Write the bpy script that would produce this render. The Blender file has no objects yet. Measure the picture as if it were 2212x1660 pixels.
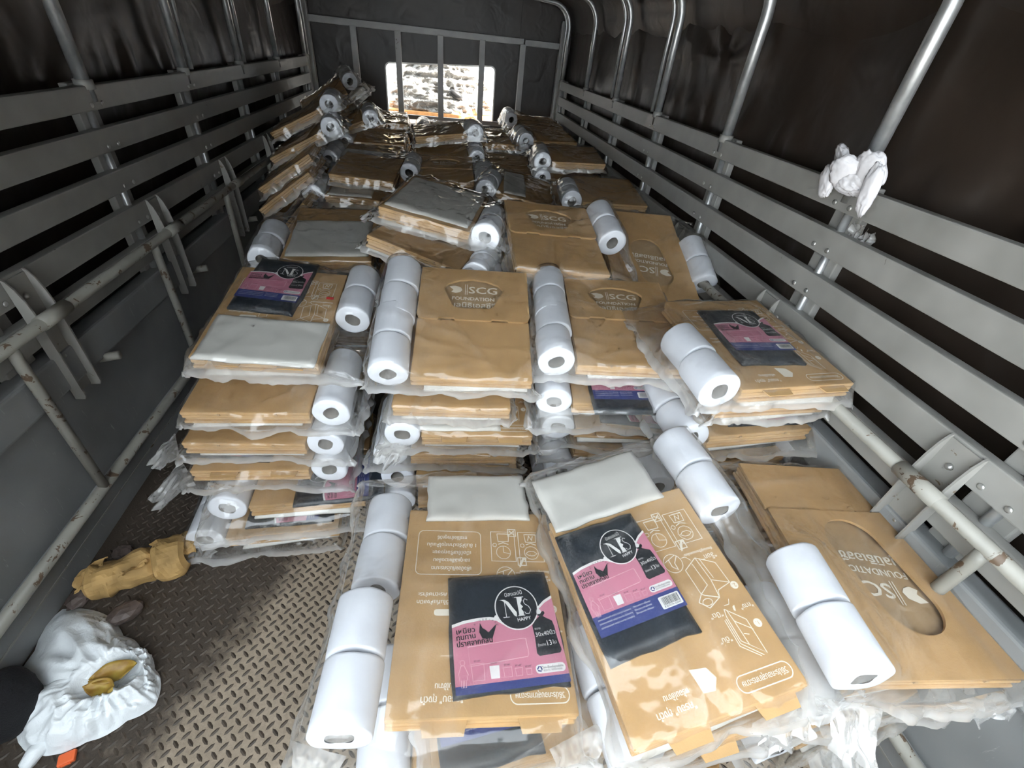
import bpy, bmesh, math, random
import numpy as np
from mathutils import Vector, Matrix, Euler

SC = bpy.context.scene
COL = SC.collection
R_ = math.radians

# ------------------------------------------------------------------ camera, world, light, exposure
CAM_H = 1.475
cam_d = bpy.data.cameras.new('camera')
cam_d.sensor_width = 36.0
cam_d.lens = 963.13 / 2212.0 * 36.0
cam_d.clip_start = 0.02
cam = bpy.data.objects.new('camera', cam_d)
COL.objects.link(cam)
_R = Vector((0.98783231, -0.12780807, 0.08861394))
_U = Vector((0.00757648, 0.60865231, 0.79340089))
_F = Vector((0.15533811, 0.78307565, -0.60221475))
_m = Matrix((_R, _U, -_F)).transposed().to_4x4()
_m.translation = Vector((0, 0, CAM_H))
cam.matrix_world = _m
SC.camera = cam

world = bpy.data.worlds.new('overcast_sky')
SC.world = world
world.use_nodes = True
wn = world.node_tree.nodes['Background']
wn.inputs['Color'].default_value = (0.86, 0.94, 1.0, 1)
wn.inputs['Strength'].default_value = 5.0

sun_d = bpy.data.lights.new('sun', 'SUN'); sun_d.energy = 48.0; sun_d.angle = R_(1.0); sun_d.color = (1.0, 0.95, 0.88)
sun = bpy.data.objects.new('sun', sun_d); COL.objects.link(sun)
sun.rotation_euler = Vector((0.70, -0.36, 0.62)).to_track_quat('Z', 'Y').to_euler()

SC.view_settings.view_transform = 'Standard'
SC.view_settings.look = 'None'
SC.view_settings.exposure = 0.5
SC.view_settings.gamma = 1.0
SC.view_settings.use_curve_mapping = False
SC.cycles.transparent_max_bounces = 12
SC.cycles.max_bounces = 6
SC.cycles.diffuse_bounces = 3
SC.cycles.glossy_bounces = 3
SC.cycles.adaptive_threshold = 0.13
SC.cycles.adaptive_min_samples = 8

# ------------------------------------------------------------------ materials
MATS = {}
def nt(name):
    m = bpy.data.materials.new(name); m.use_nodes = True
    t = m.node_tree; b = t.nodes['Principled BSDF']
    MATS[name] = m
    return m, t, b
def N(t, kind, **kw):
    n = t.nodes.new(kind)
    for k, v in kw.items():
        if k in n.inputs.keys(): n.inputs[k].default_value = v
        else: setattr(n, k, v)
    return n
def ramp(t, src, stops):
    r = t.nodes.new('ShaderNodeValToRGB')
    e = r.color_ramp.elements
    while len(e) < len(stops): e.new(0.5)
    for i, (p, c) in enumerate(stops):
        e[i].position = p
        e[i].color = (c, c, c, 1) if isinstance(c, (int, float)) else (*c, 1)
    t.links.new(src, r.inputs['Fac'])
    return r
def coords(t, kind='Object', scale=None):
    c = t.nodes.new('ShaderNodeTexCoord')
    if scale is None: return c.outputs[kind]
    mp = t.nodes.new('ShaderNodeMapping'); mp.inputs['Scale'].default_value = scale
    t.links.new(c.outputs[kind], mp.inputs['Vector'])
    return mp.outputs['Vector']
def noise(t, vec, scale, detail=3, rough=0.55, dist=0.0):
    n = N(t, 'ShaderNodeTexNoise', Scale=scale, Detail=detail, Roughness=rough, Distortion=dist)
    t.links.new(vec, n.inputs['Vector'])
    return n.outputs['Fac']
def bump(t, src, strength, dist=0.01, normal=None):
    b = N(t, 'ShaderNodeBump', Strength=strength, Distance=dist)
    t.links.new(src, b.inputs['Height'])
    if normal is not None: t.links.new(normal, b.inputs['Normal'])
    return b.outputs['Normal']
def mixc(t, fac, a, b):
    m = t.nodes.new('ShaderNodeMix'); m.data_type = 'RGBA'
    for inp, v in ((m.inputs[0], fac), (m.inputs[6], a), (m.inputs[7], b)):
        if isinstance(v, (int, float)): inp.default_value = v
        elif isinstance(v, tuple): inp.default_value = (*v, 1)
        else: t.links.new(v, inp)
    return m.outputs[2]

def simple(name, col, rough=0.6, metal=0.0, var=0.0, vscale=30, bumps=0.0, bscale=200, spec=0.5):
    m, t, b = nt(name)
    b.inputs['Roughness'].default_value = rough
    b.inputs['Metallic'].default_value = metal
    b.inputs['Specular IOR Level'].default_value = spec
    if var:
        v = coords(t); n = noise(t, v, vscale, 2)
        r = ramp(t, n, [(0.3, tuple(c * (1 - var) for c in col)), (0.7, tuple(min(1, c * (1 + var)) for c in col))])
        t.links.new(r.outputs['Color'], b.inputs['Base Color'])
    else:
        b.inputs['Base Color'].default_value = (*col, 1)
    if bumps:
        v = coords(t); t.links.new(bump(t, noise(t, v, bscale, 1), bumps, 0.003), b.inputs['Normal'])
    return m

simple('cardboard', (0.51, 0.325, 0.150), 0.75, var=0.07, vscale=14, bumps=0.12, bscale=260, spec=0.25)
simple('cardboard_edge', (0.57, 0.38, 0.20), 0.8, var=0.10, vscale=60, spec=0.2)
simple('cardboard_inside', (0.42, 0.29, 0.16), 0.85, var=0.08, vscale=20, spec=0.2)
simple('print_white', (0.83, 0.78, 0.68), 0.7)
simple('print_white_soft', (0.85, 0.78, 0.66), 0.7)
simple('roll_paper', (0.80, 0.83, 0.90), 0.62, var=0.03, vscale=9, bumps=0.35, bscale=45, spec=0.35)
simple('roll_core', (0.20, 0.185, 0.17), 0.85, var=0.1, vscale=30)
simple('pack_black', (0.022, 0.030, 0.040), 0.34, var=0.2, vscale=12, bumps=0.3, bscale=40)
simple('label_pink', (0.60, 0.235, 0.33), 0.45, bumps=0.15, bscale=40)
simple('label_blue', (0.05, 0.07, 0.24), 0.45)
simple('label_white', (0.80, 0.80, 0.80), 0.5)
simple('label_ink', (0.02, 0.024, 0.03), 0.5)
simple('label_paleline', (0.80, 0.52, 0.60), 0.5)
simple('liner_white', (0.66, 0.655, 0.625), 0.38, var=0.04, vscale=9, bumps=0.35, bscale=18)
simple('black_fabric', (0.008, 0.008, 0.010), 0.95, bumps=0.6, bscale=300)
simple('paper_brown', (0.43, 0.27, 0.10), 0.8, var=0.28, vscale=13, bumps=0.35, bscale=60)
simple('stone_dark', (0.10, 0.075, 0.065), 0.55, var=0.3, vscale=40, bumps=0.5, bscale=60)
simple('orange_plastic', (0.85, 0.16, 0.05), 0.45)
simple('rag_white', (0.66, 0.65, 0.67), 0.75, var=0.08, vscale=18, bumps=0.3, bscale=60)
simple('rope', (0.23, 0.20, 0.15), 0.9, var=0.3, vscale=60, bumps=0.6, bscale=140)
simple('coir', (0.26, 0.15, 0.06), 0.9, var=0.35, vscale=90, bumps=0.8, bscale=120)
simple('galvanised', (0.42, 0.43, 0.43), 0.36, metal=0.65, var=0.18, vscale=25, bumps=0.12, bscale=60)
simple('bolt_steel', (0.45, 0.45, 0.43), 0.35, metal=0.7)
simple('red_tag', (0.72, 0.03, 0.03), 0.5)
simple('white_board', (0.80, 0.79, 0.76), 0.5, var=0.04, vscale=6)
simple('cab_paint', (0.86, 0.86, 0.85), 0.3)
simple('cab_trim', (0.62, 0.30, 0.11), 0.5, var=0.15, vscale=20)
simple('cab_yellow', (0.80, 0.62, 0.30), 0.5, var=0.1, vscale=9)
simple('mirror_black', (0.012, 0.012, 0.012), 0.3)
simple('blocker_dark', (0.10, 0.09, 0.08), 0.9, var=0.2, vscale=2)
simple('ground_concrete', (0.48, 0.46, 0.43), 0.9, var=0.15, vscale=3)

# grey paint with chips and grime
def painted(name, col, chip, chipcol, rough=0.45, grime=0.18, scale=1.0):
    m, t, b = nt(name)
    v = coords(t)
    n1 = noise(t, v, 7 * scale, 2, 0.6)
    base = ramp(t, n1, [(0.3, tuple(c * (1 - grime) for c in col)), (0.72, tuple(c * (1 + grime * 0.5) for c in col))]).outputs['Color']
    n2 = noise(t, v, 22 * scale, 4, 0.65, 0.6)
    mask = ramp(t, n2, [(chip, 0.0), (chip + 0.02, 1.0)]).outputs['Color']
    c = mixc(t, mask, base, chipcol)
    t.links.new(c, b.inputs['Base Color'])
    rr = ramp(t, n1, [(0.3, rough - 0.08), (0.7, rough + 0.12)])
    t.links.new(rr.outputs['Color'], b.inputs['Roughness'])
    return m
painted('rail_paint', (0.285, 0.28, 0.26), 0.72, (0.07, 0.055, 0.045), 0.42)
painted('bench_paint', (0.29, 0.28, 0.245), 0.595, (0.10, 0.065, 0.04), 0.5)
painted('bracket_paint', (0.28, 0.272, 0.25), 0.66, (0.12, 0.085, 0.05), 0.45)
painted('rack_paint', (0.36, 0.355, 0.34), 0.70, (0.15, 0.12, 0.09), 0.4)

# side panel paint: blue grey, scuffs
m, t, b = nt('panel_paint')
v = coords(t)
n1 = noise(t, v, 4, 2)
base = ramp(t, n1, [(0.3, (0.19, 0.198, 0.202)), (0.7, (0.275, 0.282, 0.282))]).outputs['Color']
vs = coords(t, 'Object', (1, 14, 2.2))
sc = ramp(t, noise(t, vs, 5.5, 5, 0.7, 1.5), [(0.63, 0.0), (0.72, 0.5)]).outputs['Color']
t.links.new(mixc(t, sc, base, (0.48, 0.48, 0.46)), b.inputs['Base Color'])
b.inputs['Roughness'].default_value = 0.42

# tarpaulin
m, t, b = nt('tarpaulin')
v = coords(t)
base = ramp(t, noise(t, v, 3, 1), [(0.35, (0.017, 0.0115, 0.008)), (0.7, (0.029, 0.020, 0.0145))]).outputs['Color']
t.links.new(base, b.inputs['Base Color'])
b.inputs['Roughness'].default_value = 0.44
b.inputs['Specular IOR Level'].default_value = 0.45
n_a = noise(t, v, 7, 2, 0.5, 0.6)
t.links.new(bump(t, n_a, 0.35, 0.02), b.inputs['Normal'])

# checker plate floor: dusty, with a dark damp stain (object coords = world)
m, t, b = nt('floor_plate')
v = coords(t)
dust = ramp(t, noise(t, v, 6, 6, 0.65), [(0.3, (0.27, 0.215, 0.155)), (0.7, (0.40, 0.325, 0.245))]).outputs['Color']
fine = ramp(t, noise(t, v, 95, 4, 0.7), [(0.35, 0.72), (0.7, 1.12)]).outputs['Color']
mul = t.nodes.new('ShaderNodeMix'); mul.data_type = 'RGBA'; mul.blend_type = 'MULTIPLY'; mul.inputs[0].default_value = 0.7
t.links.new(dust, mul.inputs[6]); t.links.new(fine, mul.inputs[7])
sep = t.nodes.new('ShaderNodeSeparateXYZ'); t.links.new(v, sep.inputs[0])
def math_(op, a, b_=None, clamp=False):
    n = t.nodes.new('ShaderNodeMath'); n.operation = op; n.use_clamp = clamp
    for i, q in enumerate((a, b_)):
        if q is None: continue
        if isinstance(q, (int, float)): n.inputs[i].default_value = q
        else: t.links.new(q, n.inputs[i])
    return n.outputs[0]
wob = math_('MULTIPLY', math_('SUBTRACT', noise(t, v, 5, 6, 0.65), 0.5), 0.42)
# the stain lies along the left side board: its edge runs from (-0.72,0.35) to (-0.40,1.0)
sx_ = math_('SUBTRACT', sep.outputs[0], math_('ADD', math_('MULTIPLY', sep.outputs[1], 0.46), -0.93))
edge = math_('ADD', sx_, wob)
mr = N(t, 'ShaderNodeMapRange'); mr.inputs['From Min'].default_value = 0.05; mr.inputs['From Max'].default_value = -0.05
t.links.new(edge, mr.inputs['Value'])
grit = ramp(t, noise(t, v, 220, 3, 0.7), [(0.3, (0.016, 0.011, 0.008)), (0.72, (0.050, 0.036, 0.026))]).outputs['Color']
speck = ramp(t, noise(t, v, 340, 2), [(0.74, 0.0), (0.77, 1.0)]).outputs['Color']
stain = mixc(t, math_('MULTIPLY', speck, 0.5), grit, (0.32, 0.27, 0.2))
t.links.new(mixc(t, math_('MULTIPLY', mr.outputs['Result'], 0.93), mul.outputs[2], stain), b.inputs['Base Color'])
b.inputs['Roughness'].default_value = 0.7
t.links.new(bump(t, noise(t, v, 160, 4, 0.7), 0.35, 0.004), b.inputs['Normal'])
m, t, b = nt('floor_lug')
v = coords(t)
t.links.new(ramp(t, noise(t, v, 40, 4), [(0.3, (0.038, 0.028, 0.020)), (0.7, (0.085, 0.064, 0.046))]).outputs['Color'], b.inputs['Base Color'])
b.inputs['Roughness'].default_value = 0.6

# clear plastic film
def film_mat(name, milk0, milk1, gloss_rough, gain):
    m = bpy.data.materials.new(name); m.use_nodes = True; MATS[name] = m
    t = m.node_tree
    for n in list(t.nodes):
        if n.type == 'BSDF_PRINCIPLED': t.nodes.remove(n)
    out = t.nodes['Material Output']
    v = coords(t)
    wr = noise(t, v, 24, 1, 0.5, 0.0)
    nrm = bump(t, wr, 0.42, 0.012)
    tr = N(t, 'ShaderNodeBsdfTransparent'); tr.inputs['Color'].default_value = (0.985, 0.98, 0.965, 1)
    df = N(t, 'ShaderNodeBsdfDiffuse'); df.inputs['Color'].default_value = (0.88, 0.87, 0.85, 1)
    tl = N(t, 'ShaderNodeBsdfTranslucent'); tl.inputs['Color'].default_value = (0.88, 0.87, 0.85, 1)
    mk = N(t, 'ShaderNodeMixShader'); mk.inputs[0].default_value = 0.45
    t.links.new(df.outputs[0], mk.inputs[1]); t.links.new(tl.outputs[0], mk.inputs[2])
    at = N(t, 'ShaderNodeAttribute', attribute_name='milk')
    def mm(op, a, b_):
        n = t.nodes.new('ShaderNodeMath'); n.operation = op; n.use_clamp = True
        for i, q in enumerate((a, b_)):
            if isinstance(q, (int, float)): n.inputs[i].default_value = q
            else: t.links.new(q, n.inputs[i])
        return n.outputs[0]
    fac = mm('ADD', mm('MULTIPLY', at.outputs['Fac'], milk1), milk0)
    m1 = N(t, 'ShaderNodeMixShader')
    t.links.new(fac, m1.inputs[0]); t.links.new(tr.outputs[0], m1.inputs[1]); t.links.new(mk.outputs[0], m1.inputs[2])
    gl = N(t, 'ShaderNodeBsdfGlossy'); gl.inputs['Roughness'].default_value = gloss_rough
    gl.inputs['Color'].default_value = (1, 1, 1, 1)
    t.links.new(nrm, gl.inputs['Normal'])
    fr = N(t, 'ShaderNodeFresnel', IOR=1.48)
    fg = mm('MINIMUM', mm('MULTIPLY', fr.outputs[0], gain), 0.42)
    m2 = N(t, 'ShaderNodeMixShader')
    t.links.new(fg, m2.inputs[0]); t.links.new(m1.outputs[0], m2.inputs[1]); t.links.new(gl.outputs[0], m2.inputs[2])
    t.links.new(m2.outputs[0], out.inputs['Surface'])
    return m
film_mat('clear_film', 0.035, 0.46, 0.13, 1.15)
film_mat('rag_film', 0.45, 0.3, 0.2, 1.2)

# white carrier bag and silver sheet
m, t, b = nt('carrier_plastic')
b.inputs['Base Color'].default_value = (0.80, 0.84, 0.86, 1)
b.inputs['Roughness'].default_value = 0.38
b.inputs['Transmission Weight'].default_value = 0.0
v = coords(t)
prt = ramp(t, noise(t, v, 26, 3, 0.5, 1.0), [(0.69, 0.0), (0.72, 1.0)]).outputs['Color']
t.links.new(bump(t, noise(t, v, 30, 4, 0.6, 1.0), 0.4, 0.01), b.inputs['Normal'])
m, t, b = nt('silver_sheet')
b.inputs['Base Color'].default_value = (0.30, 0.29, 0.27, 1); b.inputs['Metallic'].default_value = 0.55
b.inputs['Roughness'].default_value = 0.32
v = coords(t); t.links.new(bump(t, noise(t, v, 12, 4, 0.6, 1.5), 0.7, 0.04), b.inputs['Normal'])
m, t, b = nt('leaf_yellow')
v = coords(t)
t.links.new(ramp(t, noise(t, v, 30, 4), [(0.3, (0.22, 0.10, 0.02)), (0.5, (0.36, 0.22, 0.04)), (0.75, (0.46, 0.36, 0.07))]).outputs['Color'], b.inputs['Base Color'])
b.inputs['Roughness'].default_value = 0.5

# ------------------------------------------------------------------ mesh helpers
class MB:
    def __init__(s): s.v = []; s.f = []; s.mi = []
    def add(s, vs, fs, M=None, mi=0):
        o = len(s.v)
        if M is not None: vs = [tuple(M @ Vector(p)) for p in vs]
        s.v += [tuple(p) for p in vs]; s.f += [tuple(i + o for i in f) for f in fs]; s.mi += [mi] * len(fs)
        return s
    def box(s, lo, hi, bev=0.0, M=None, mi=0):
        x0, y0, z0 = lo; x1, y1, z1 = hi
        b = min(bev, (x1 - x0) * .45, (y1 - y0) * .45, (z1 - z0) * .45)
        if b <= 0:
            vs = [(x, y, z) for z in (z0, z1) for y in (y0, y1) for x in (x0, x1)]
            fs = [(0, 2, 3, 1), (4, 5, 7, 6), (0, 1, 5, 4), (2, 6, 7, 3), (0, 4, 6, 2), (1, 3, 7, 5)]
            return s.add(vs, fs, M, mi)
        bm = bmesh.new()
        bmesh.ops.create_cube(bm, size=1.0)
        for p in bm.verts:
            p.co = Vector(((x0 + x1) / 2 + p.co.x * (x1 - x0), (y0 + y1) / 2 + p.co.y * (y1 - y0), (z0 + z1) / 2 + p.co.z * (z1 - z0)))
        bmesh.ops.bevel(bm, geom=bm.edges[:], offset=b, segments=2, profile=0.6, affect='EDGES')
        bm.verts.index_update()
        s.add([p.co[:] for p in bm.verts], [[q.index for q in f.verts] for f in bm.faces], M, mi)
        bm.free(); return s
    def prism(s, poly, z0, z1, M=None, mi=0):
        n = len(poly)
        vs = [(x, y, z0) for x, y in poly] + [(x, y, z1) for x, y in poly]
        fs = [tuple(range(n - 1, -1, -1)), tuple(range(n, 2 * n))] + [(i, (i + 1) % n, n + (i + 1) % n, n + i) for i in range(n)]
        return s.add(vs, fs, M, mi)
    def flat(s, poly, z, M=None, mi=0):
        return s.add([(x, y, z) for x, y in poly], [tuple(range(len(poly)))], M, mi)
    def stroke(s, pts, w, z, closed=False, M=None, mi=0):
        P = [Vector((p[0], p[1])) for p in pts]; n = len(P)
        L, Rr = [], []
        for i in range(n):
            a = P[(i - 1) % n] if (closed or i > 0) else P[i]
            c = P[(i + 1) % n] if (closed or i < n - 1) else P[i]
            d = (c - a)
            if d.length < 1e-9: d = Vector((1, 0))
            d.normalize(); nn = Vector((-d.y, d.x)) * w / 2
            k = 1.0
            if 0 < i < n - 1 or closed:
                d1 = (P[i] - a).normalized() if (P[i] - a).length > 1e-9 else d
                k = 1 / max(0.5, abs(d1.dot(d)))
            L.append(P[i] + nn * k); Rr.append(P[i] - nn * k)
        vs = [(p.x, p.y, z) for p in L] + [(p.x, p.y, z) for p in Rr]
        fs = [(i, n + i, n + (i + 1) % n, (i + 1) % n) for i in range(n if closed else n - 1)]
        return s.add(vs, fs, M, mi)
    def tube(s, pts, r, seg=12, cap=True, mi=0):
        P = [Vector(p) for p in pts]; n = len(P); rings = []
        up = Vector((0, 0, 1)); prev = None
        for i in range(n):
            d = (P[min(i + 1, n - 1)] - P[max(i - 1, 0)]).normalized()
            if prev is None:
                a = up if abs(d.dot(up)) < 0.95 else Vector((1, 0, 0))
                x = d.cross(a).normalized()
            else:
                x = (prev - d * prev.dot(d)).normalized()
            prev = x; y = d.cross(x)
            rr = r[i] if hasattr(r, '__len__') else r
            rings.append([P[i] + (x * math.cos(2 * math.pi * k / seg) + y * math.sin(2 * math.pi * k / seg)) * rr for k in range(seg)])
        vs = [tuple(p) for ring in rings for p in ring]
        fs = [(i * seg + k, i * seg + (k + 1) % seg, (i + 1) * seg + (k + 1) % seg, (i + 1) * seg + k) for i in range(n - 1) for k in range(seg)]
        if cap: fs += [tuple(range(seg - 1, -1, -1)), tuple((n - 1) * seg + k for k in range(seg))]
        return s.add(vs, fs, None, mi)
    def mesh(s, name, mats, smooth=False):
        me = bpy.data.meshes.new(name)
        me.from_pydata(s.v, [], s.f)
        for m in ([mats] if isinstance(mats, str) else mats): me.materials.append(MATS[m])
        if len(me.materials) > 1: me.polygons.foreach_set('material_index', s.mi)
        if smooth: me.polygons.foreach_set('use_smooth', [True] * len(me.polygons))
        me.update(); return me
    def obj(s, name, mats, parent=None, smooth=False, loc=None, rot=None):
        return link(name, s.mesh(name, mats, smooth), parent, loc, rot)

def link(name, data, parent=None, loc=None, rot=None):
    o = bpy.data.objects.new(name, data); COL.objects.link(o)
    if parent is not None: o.parent = parent
    if loc is not None: o.location = loc
    if rot is not None: o.rotation_euler = rot
    return o
def tag(o, label=None, cat=None, group=None, kind=None):
    if label: o['label'] = label
    if cat: o['category'] = cat
    if group: o['group'] = group
    if kind: o['kind'] = kind
    return o
def empty(name, loc=(0, 0, 0), rot=(0, 0, 0)):
    o = link(name, None, None, loc, rot); o.empty_display_size = 0.05
    return o
def rounded(x0, y0, x1, y1, r, n=5):
    out = []
    for cx, cy, a0 in ((x1 - r, y1 - r, 0), (x0 + r, y1 - r, 90), (x0 + r, y0 + r, 180), (x1 - r, y0 + r, 270)):
        for i in range(n + 1):
            a = R_(a0 + 90 * i / n); out.append((cx + r * math.cos(a), cy + r * math.sin(a)))
    return out
def circle(cx, cy, r, n=24, ry=None):
    return [(cx + r * math.cos(2 * math.pi * i / n), cy + (ry or r) * math.sin(2 * math.pi * i / n)) for i in range(n)]
def shape_mesh(name, outers_holes, thick, mats, z=0):
    """filled 2D shape with holes, extruded"""
    cu = bpy.data.curves.new('tmp', 'CURVE'); cu.dimensions = '2D'; cu.fill_mode = 'BOTH'; cu.extrude = thick / 2
    for poly in outers_holes:
        sp = cu.splines.new('POLY'); sp.points.add(len(poly) - 1)
        for p, q in zip(sp.points, poly): p.co = (q[0], q[1], 0, 1)
        sp.use_cyclic_u = True
    o = bpy.data.objects.new('tmp', cu); COL.objects.link(o)
    me = bpy.data.meshes.new_from_object(o.evaluated_get(bpy.context.evaluated_depsgraph_get()))
    bpy.data.objects.remove(o); bpy.data.curves.remove(cu)
    me.name = name
    me.transform(Matrix.Translation((0, 0, z)))
    me.materials.clear()
    for m in ([mats] if isinstance(mats, str) else mats): me.materials.append(MATS[m])
    return me
_txt = {}
def text_geo(s):
    if s in _txt: return _txt[s]
    cu = bpy.data.curves.new('tmp', 'FONT'); cu.body = s; cu.size = 1.0; cu.align_x = 'CENTER'; cu.align_y = 'CENTER'; cu.resolution_u = 2
    o = bpy.data.objects.new('tmp', cu); COL.objects.link(o)
    me = bpy.data.meshes.new_from_object(o.evaluated_get(bpy.context.evaluated_depsgraph_get()))
    vs = [tuple(v.co) for v in me.vertices]; fs = [tuple(p.vertices) for p in me.polygons]
    bpy.data.objects.remove(o); bpy.data.curves.remove(cu); bpy.data.meshes.remove(me)
    _txt[s] = (vs, fs); return _txt[s]
def put_text(mb, s, cx, cy, size, z, rot=0.0, width=None, mi=0, bold=0.0):
    vs, fs = text_geo(s)
    if not vs: return
    xs = [v[0] for v in vs]; w = max(xs) - min(xs); sx = size
    if width: sx = width / w
    M = Matrix.Translation((cx, cy, z)) @ Matrix.Rotation(rot, 4, 'Z') @ Matrix.Diagonal((sx, size, 1, 1))
    mb.add(vs, fs, M, mi)
    if bold:
        for n_, (dx, dy) in enumerate(((bold, 0), (0, bold), (-bold, 0))):
            mb.add(vs, fs, Matrix.Translation((dx, dy, 0.00006 * (n_ + 1))) @ M, mi)

def vnoise(rng, ny, nx, cy, cx):
    """smooth value noise on an ny x nx grid, cy x cx cells, range about -1..1"""
    g = rng.uniform(-1, 1, (cy + 3, cx + 3))
    y = np.linspace(0, cy, ny); x = np.linspace(0, cx, nx)
    yi = np.minimum(y.astype(int), cy); xi = np.minimum(x.astype(int), cx)
    fy = y - yi; fx = x - xi
    fy = (fy * fy * (3 - 2 * fy))[:, None]; fx = (fx * fx * (3 - 2 * fx))[None, :]
    a = g[np.ix_(yi, xi)]; b = g[np.ix_(yi, xi + 1)]; c = g[np.ix_(yi + 1, xi)]; d = g[np.ix_(yi + 1, xi + 1)]
    return (a * (1 - fx) + b * fx) * (1 - fy) + (c * (1 - fx) + d * fx) * fy
def grid_faces(ny, nx, off=0, flip=False):
    i = np.arange(ny - 1)[:, None] * nx + np.arange(nx - 1)[None, :] + off
    q = np.stack([i, i + 1, i + nx + 1, i + nx], -1).reshape(-1, 4)
    return q[:, ::-1] if flip else q
def np_mesh(name, V, Fq, mats, smooth=True, attr=None):
    me = bpy.data.meshes.new(name)
    V = np.ascontiguousarray(V, dtype=np.float32); Fq = np.ascontiguousarray(Fq, dtype=np.int32)
    me.vertices.add(len(V)); me.vertices.foreach_set('co', V.ravel())
    me.loops.add(Fq.size); me.loops.foreach_set('vertex_index', Fq.ravel())
    me.polygons.add(len(Fq)); me.polygons.foreach_set('loop_start', np.arange(len(Fq), dtype=np.int32) * Fq.shape[1])
    me.polygons.foreach_set('use_smooth', np.full(len(Fq), smooth))
    for m in ([mats] if isinstance(mats, str) else mats): me.materials.append(MATS[m])
    if attr is not None:
        a = me.attributes.new('milk', 'FLOAT', 'POINT'); a.data.foreach_set('value', np.ascontiguousarray(attr, dtype=np.float32))
    me.update(calc_edges=True); me.validate()
    return me

# ------------------------------------------------------------------ the truck body
S = 1.15                 # half width at the rails
Y0, Y1 = -0.45, 5.26     # open tail, headboard
YT = -0.08               # where the tarpaulin cover starts
HOOPS = [0.46, 1.205, 1.945, 2.68, 3.41, 4.18, 5.05]
RAILZ = [(1.176, 1.246), (1.050, 1.123), (0.920, 0.993), (0.787, 0.865), (0.655, 0.735)]

# floor plate with raised lugs
fl = MB().box((-S - 0.06, Y0, -0.05), (S + 0.06, Y1 + 0.06, 0.0)).obj('floor', 'floor_plate')
tag(fl, kind='structure')
def lugs():
    mb = MB(); p = 0.0335
    prof = [(-0.0135, 0.0, 0.0), (-0.006, -0.0042, 0.0), (0.006, -0.0042, 0.0), (0.0135, 0.0, 0.0), (0.006, 0.0042, 0.0), (-0.006, 0.0042, 0.0),
            (-0.008, 0.0, 0.0022), (0.008, 0.0, 0.0022)]
    fs = [(0, 1, 6), (1, 2, 7, 6), (2, 3, 7), (3, 4, 7), (4, 5, 6, 7), (5, 0, 6)]
    V = np.array(prof); vs_, f3, n = [], [], 0
    for j in range(-26, 96):
        for i in range(-68, 69):
            if (i + j) % 2: continue
            x, y = i * p / 2, j * p / 2
            a = R_(45 if i % 2 else -45)
            if not (-1.12 < x < 1.12): continue
            c, s_ = math.cos(a), math.sin(a)
            P = [(x + q[0] * c - q[1] * s_, y + q[0] * s_ + q[1] * c, q[2]) for q in prof]
            o = len(vs_); vs_ += P; f3 += [tuple(k + o for k in f) for f in fs]
    mb.v, mb.f, mb.mi = vs_, f3, [0] * len(f3)
    o = mb.obj('tread_lugs', 'floor_lug', fl)
    tag(o, kind='stuff', label='raised diamond tread lugs of the floor plate')
lugs()

# ground outside
g = MB().box((-14, -14, -1.15), (14, 20, -1.10)).obj('ground', 'ground_concrete'); tag(g, kind='structure')

o = MB().box((2.6, -9, -1.1), (2.9, 1.5, 5.0)).obj('wall_light_blocker', 'blocker_dark'); tag(o, kind='structure')  # unseen wall added at rear right to keep light off the left side

# tarpaulin walls and roof
def tarp_wall(name, side, seed):
    rng = np.random.default_rng(seed)
    ny, nz = 200, 90
    y = np.linspace(YT, Y1 + 0.1, ny); z = np.linspace(0.35, 1.66, nz)
    Zg, Yg = np.meshgrid(z, y)
    d = vnoise(rng, ny, nz, 9, 3) * 0.020 + vnoise(rng, ny, nz, 24, 5) * 0.011 + (1 - np.abs(vnoise(rng, ny, nz, 46, 6))) * 0.008
    # puckers just above the top rail where the sheet is tied
    puck = np.exp(-((Zg - 1.27) / 0.10) ** 2) * np.abs(vnoise(rng, ny, nz, 90, 2)) * 0.030
    d = d + puck
    # the sheet bellies outward between the hoops
    bel = np.zeros_like(Yg)
    for a, b in zip([Y0] + HOOPS, HOOPS + [Y1 + 0.2]):
        m_ = (Yg >= a) & (Yg < b); bel[m_] = np.sin(np.pi * (Yg[m_] - a) / (b - a)) * 0.022
    d = d - bel
    if side > 0:     # a tied pinch with creases running up from it
        py, pz = 2.31, 1.50
        ang = np.arctan2(Zg - pz, Yg - py); rr = np.hypot(Yg - py, Zg - pz)
        d += np.where(ang > 0, np.cos(ang * 6) * 0.013 * np.exp(-rr / 0.30) * np.minimum(rr / 0.03, 1), 0)
        d += 0.020 * np.exp(-(rr / 0.04) ** 2)
    X = side * (S + 0.085 - d)
    V = np.stack([X, Yg, Zg], -1).reshape(-1, 3)
    o = link(name, np_mesh(name, V, grid_faces(ny, nz), 'tarpaulin')); tag(o, kind='structure')
    return o
tarp_wall('wall_left', -1, 3); tarp_wall('wall_right', 1, 5)
def roof_profile(n=40):
    """hoop outline from left foot to right foot, upper part"""
    pts = []
    xw, zc, r = S + 0.015, 1.64, 0.17
    for i in range(9):
        a = R_(180 - 90 * i / 8); pts.append((-xw + r + r * math.cos(a), zc + r * math.sin(a)))
    for i in range(1, 12):
        u = i / 12; x = (-xw + r) * (1 - u) + (xw - r) * u
        pts.append((x, zc + r + 0.06 * math.sin(math.pi * u)))
    for i in range(9):
        a = R_(90 - 90 * i / 8); pts.append((xw - r + r * math.cos(a), zc + r * math.sin(a)))
    return pts
prof = roof_profile()
rng = np.random.default_rng(8)
cprof = [(-S - 0.12, 1.48)] + prof + [(S + 0.12, 1.48)]
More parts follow.
